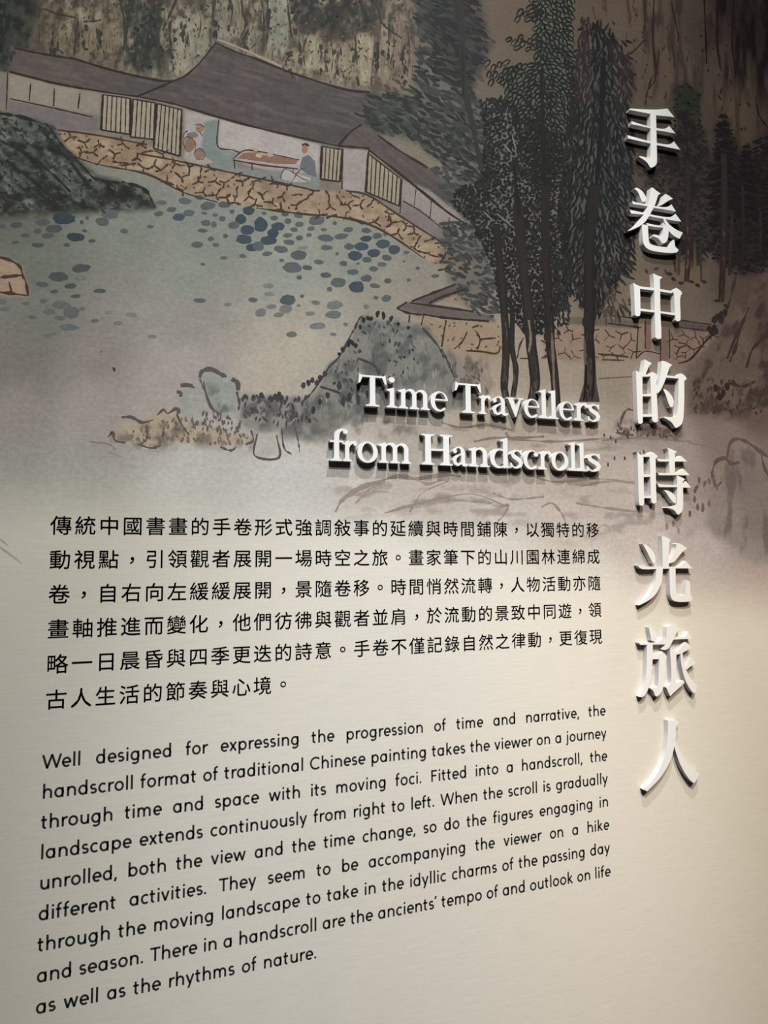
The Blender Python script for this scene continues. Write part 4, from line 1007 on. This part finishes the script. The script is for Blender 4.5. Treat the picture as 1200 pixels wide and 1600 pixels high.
# ================================================================ printed Chinese paragraph
ZH_D, EN_D = 0.0135, 0.002   # the print lies on top of the wall cloth
LINES_ZH = ['傳統中國書畫的手卷形式強調敍事的延續與時間鋪陳，以獨特的移', '動視點，引領觀者展開一場時空之旅。畫家筆下的山川園林連綿成',
            '卷，自右向左緩緩展開，景隨卷移。時間悄然流轉，人物活動亦隨', '畫軸推進而變化，他們彷彿與觀者並肩，於流動的景致中同遊，領',
            '略一日晨昏與四季更迭的詩意。手卷不僅記錄自然之律動，更復現', '古人生活的節奏與心境。']
ZH_SIZE = 0.905
_glyphs = {}
def glyph(ch):
    if ch not in _glyphs:
        cu = bpy.data.curves.new('glyph', 'FONT'); cu.body = ch; cu.resolution_u = 3
        o = bpy.data.objects.new('glyph', cu); C.objects.link(o)
        bpy.context.view_layer.update()
        me = o.to_mesh()
        v = np.array([tuple(p.co[:2]) for p in me.vertices]); f = [tuple(p.vertices) for p in me.polygons]
        o.to_mesh_clear()
        bpy.data.objects.remove(o); bpy.data.curves.remove(cu)
        n = len(v)                                     # a slightly heavier weight: the glyph set four times, a hair apart
        sh = [(-.005, -.004), (.005, -.004), (.005, .004), (-.005, .004)]
        f = [tuple(i + k * n for i in t) for k in range(4) for t in f]
        v = np.concatenate([v + np.array(s) for s in sh])
        _glyphs[ch] = (v, f)
    return _glyphs[ch]

DC = 1.53013
zh = bpy.data.objects.new('chinese_paragraph', None); C.objects.link(zh)
zh.location = world(0, -5 * DC - 0.6, 0)
tag(zh, 'six lines of small black Chinese print on the cream wall, above the English text', 'wall text')
for r, line in enumerate(LINES_ZH):
    vc = -r * DC
    part = bpy.data.objects.new('text_line', None); C.objects.link(part); part.parent = zh
    V, F = [], []
    for i, ch in enumerate(line):
        gv, gf = glyph(ch)
        if ch in '，。':
            mid = (gv.min(0) + gv.max(0)) / 2
            p = (gv - mid) * ZH_SIZE + np.array([i, vc - (0.06 if ch == '，' else 0.0)])
        else:
            p = (gv - np.array([0.5, 0.38])) * ZH_SIZE + np.array([i, vc])
        b = len(V)
        V += [(u * S - zh.location.x, -ZH_D * S, v * S + Z0 - zh.location.z) for u, v in p]
        F += [tuple(b + k for k in f) for f in gf]
        if ch in '，。' or i == len(line) - 1:
            link('phrase', V, F, M_INK, part); V, F = [], []

# ================================================================ printed English paragraph (even-weight rounded sans)
T_ = 0.109; H_ = T_ / 2
def arc(cx, cy, rx, ry, a0, a1, n=14):
    return [(cx + rx * math.cos(math.radians(a0 + (a1 - a0) * k / n)), cy + ry * math.sin(math.radians(a0 + (a1 - a0) * k / n))) for k in range(n + 1)]
XO = 0.5; ASC = 0.765; CAPH = 0.71
RX, RY, CY = 0.192, 0.214, 0.25
def dot(cx, cy, r=0.062): return ('disc', cx, cy, r)
def sans(c):
    st = 0.08 + H_
    if c == 'o': return [arc(.045 + H_ + RX, CY, RX, RY, 0, 360, 26)], .565
    if c in 'adgq':
        xr = .045 + .465 - H_; cx = .045 + H_ + .1865
        g = [arc(cx, CY, .1865, RY, 0, 360, 26)]
        if c == 'a': g.append([(xr, XO), (xr, 0)])
        if c == 'd': g.append([(xr, ASC), (xr, 0)])
        if c == 'g': g.append([(xr, XO), (xr, -.02)] + arc(xr - .17, -.02, .17, .14, 0, -140, 12)[1:])
        return g, .595
    if c in 'bp':
        cx = st + .1865
        return [arc(cx, CY, .1865, RY, 0, 360, 26), [(st, ASC), (st, 0)] if c == 'b' else [(st, XO), (st, -.205)]], .595
    if c == 'c': return [arc(.045 + H_ + .188, CY, .188, RY, 48, 312, 22)], .475
    if c == 'e':
        cx = .045 + H_ + .182
        return [arc(cx, CY, .182, RY, 0, 312, 26), [(cx - .182, CY - .005), (cx + .182 + H_ * .9, CY - .005)]], .525
    if c in 'nh':
        xr = st + .345
        return [[(st, XO if c == 'n' else ASC), (st, 0)], arc((st + xr) / 2, .28, (xr - st) / 2, .184, 180, 0, 16) + [(xr, 0)]], .59
    if c == 'm':
        w = .3
        return [[(st, XO), (st, 0)], arc(st + w / 2, .3, w / 2, .164, 180, 0, 14) + [(st + w, 0)], arc(st + 1.5 * w, .3, w / 2, .164, 180, 0, 14) + [(st + 2 * w, 0)]], .085 + 2 * H_ + .6 + .075
    if c == 'u':
        xr = st + .335
        return [[(st, XO)] + arc((st + xr) / 2, .22, (xr - st) / 2, .184, 180, 360, 16), [(xr, XO), (xr, 0)]], .58
    if c == 'r': return [[(st, XO), (st, 0)], arc(st + .19, .27, .19, .19, 180, 72, 10)], .36
    if c == 's':
        cx = .035 + H_ + .128
        return [arc(cx, .355, .118, .108, 32, 262, 16) + arc(cx, .145, .128, .105, 82, -152, 16)], .415
    if c == 't': return [[(.15, .655), (.15, .13)] + arc(.25, .13, .10, .09, 180, 285, 8), [(.03, XO - H_), (.315, XO - H_)]], .37
    if c == 'f': return [[(.145, 0), (.145, .60)] + arc(.275, .60, .13, .125, 180, 75, 9)[1:], [(.03, XO - H_), (.30, XO - H_)]], .335
    if c == 'i': return [[(st, XO), (st, 0)], dot(st, .665)], .25
    if c == 'l': return [[(st, ASC), (st, 0)]], .25
    if c == 'j': return [[(st, XO), (st, -.07)] + arc(st - .1, -.07, .1, .09, 0, -100, 8)[1:], dot(st, .665)], .25
    if c == 'k': return [[(st, ASC), (st, 0)], [(st + .28, XO), (st, .215)], [(st + .09, .285), (st + .31, 0)]], .525
    if c == 'v': return [[(.065, XO), (.245, .02), (.425, XO)]], .49
    if c == 'w': return [[(.065, XO), (.215, .02), (.375, .47), (.535, .02), (.685, XO)]], .75
    if c == 'x': return [[(.07, XO), (.40, 0)], [(.40, XO), (.07, 0)]], .47
    if c == 'y': return [[(.065, XO), (.255, .02)], [(.435, XO), (.225, -.07), (.165, -.205)]], .50
    if c == 'W': return [[(.065, CAPH), (.275, .02), (.505, .69), (.735, .02), (.945, CAPH)]], 1.0
    if c == 'C': return [arc(.05 + H_ + .31, .355, .31, .32, 45, 315, 28)], .70
    if c == 'F': return [[(.09 + H_, CAPH), (.09 + H_, 0)], [(.09, CAPH - H_), (.48, CAPH - H_)], [(.09, .365), (.44, .365)]], .53
    if c == 'T': return [[(.30, CAPH), (.30, 0)], [(.03, CAPH - H_), (.57, CAPH - H_)]], .58
    if c == '.': return [dot(.115, .06, .064)], .235
    if c == ',': return [[(.135, .09), (.065, -.115)]], .235
    if c == '’': return [[(.12, CAPH + .04), (.07, CAPH - .14)]], .19
    raise KeyError(c)
KERN = {('W', 'e'): -.05, ('T', 'h'): -.01, ('r', 'a'): -.02, ('f', 'f'): .02}

def add_line(V, F, pts, sx, sy, u0, v0, closed):
    P = [Vector((p[0] * sx, p[1] * sy)) for p in pts]
    n = len(P); w = T_ * SY / 2
    for i in range(1, n - 1):                     # a sharp corner: two strokes that overlap
        e1, e2 = (P[i] - P[i - 1]).normalized(), (P[i + 1] - P[i]).normalized()
        if e1.dot(e2) < 0.6:
            g1, g2 = e1 * w * 0.35, e2 * w * 0.35
            add_line(V, F, pts[:i] + [((P[i] + g1).x / sx, (P[i] + g1).y / sy)], sx, sy, u0, v0, False)
            add_line(V, F, [((P[i] - g2).x / sx, (P[i] - g2).y / sy)] + pts[i + 1:], sx, sy, u0, v0, False)
            return
    b = len(V)
    for i in range(n):
        if closed:
            d1 = (P[i] - P[(i - 2) % n if i == 0 else i - 1]).normalized(); d2 = (P[(i + 1) % n if i < n - 1 else 1] - P[i]).normalized()
        else:
            d1 = (P[i] - P[i - 1]).normalized() if i else (P[1] - P[0]).normalized()
            d2 = (P[i + 1] - P[i]).normalized() if i < n - 1 else d1
        n1 = Vector((-d1.y, d1.x)); n2 = Vector((-d2.y, d2.x))
        m = n1 + n2
        m = n1 if m.length < 1e-6 else m.normalized()
        k = w / max(0.5, m.dot(n1))
        for sgn in (1, -1):
            q = P[i] + m * k * sgn
            V.append((u0 + q.x, v0 + q.y))
    for i in range(n - 1):
        F.append((b + 2 * i, b + 2 * i + 1, b + 2 * i + 3, b + 2 * i + 2))

LINES_EN = ['Well designed for expressing the progression of time and narrative, the', 'handscroll format of traditional Chinese painting takes the viewer on a journey',
            'through time and space with its moving foci. Fitted into a handscroll, the', 'landscape extends continuously from right to left. When the scroll is gradually',
            'unrolled, both the view and the time change, so do the figures engaging in', 'different activities. They seem to be accompanying the viewer on a hike',
            'through the moving landscape to take in the idyllic charms of the passing day', 'and season. There in a handscroll are the ancients’ tempo of and outlook on life',
            'as well as the rhythms of nature.']
SX, SY = 0.803, 0.832
ED, E0, UL, UR = 1.26755165, -10.5972181, -0.46, 28.50
en = bpy.data.objects.new('english_paragraph', None); C.objects.link(en)
en.location = world(0, E0 - 8 * ED - 0.2, 0)
tag(en, 'nine lines of black English sans-serif print, lowest text block on the cream wall', 'wall text')
for r, line in enumerate(LINES_EN):
    part = bpy.data.objects.new('text_line', None); C.objects.link(part); part.parent = en
    V2, F = [], []
    vb = E0 - r * ED
    def flush():
        link('word', [(p[0] * S - en.location.x, -EN_D * S, p[1] * S + Z0 - en.location.z) for p in V2], F, M_INK, part)
    adv = []
    for i, c in enumerate(line):
        if c != ' ':
            adv.append(sans(c)[1] + (KERN.get((c, line[i + 1]), 0) if i + 1 < len(line) else 0))
        else: adv.append(None)
    nat = sum(a for a in adv if a is not None) * SX - 0.11 * SX
    sp = (UR - UL - nat) / max(1, line.count(' ')) if r < 8 else 0.275
    u = UL - (0.05 if line[0] in 'W' else 0.03)
    for c, a in zip(line, adv):
        if c == ' ':
            flush(); V2, F = [], []
            u += sp; continue
        for g in sans(c)[0]:
            if g[0] == 'disc':
                b = len(V2)
                V2 += [(u + g[1] * SX + g[3] * SY * math.cos(2 * PI * k / 14), vb + g[2] * SY + g[3] * SY * math.sin(2 * PI * k / 14)) for k in range(14)]
                F.append(tuple(range(b, b + 14)))
            else:
                closed = abs(g[0][0] - g[-1][0]) < 1e-6 and abs(g[0][1] - g[-1][1]) < 1e-6
                add_line(V2, F, g, SX, SY, u, vb, closed)
        u += a * SX
    flush()
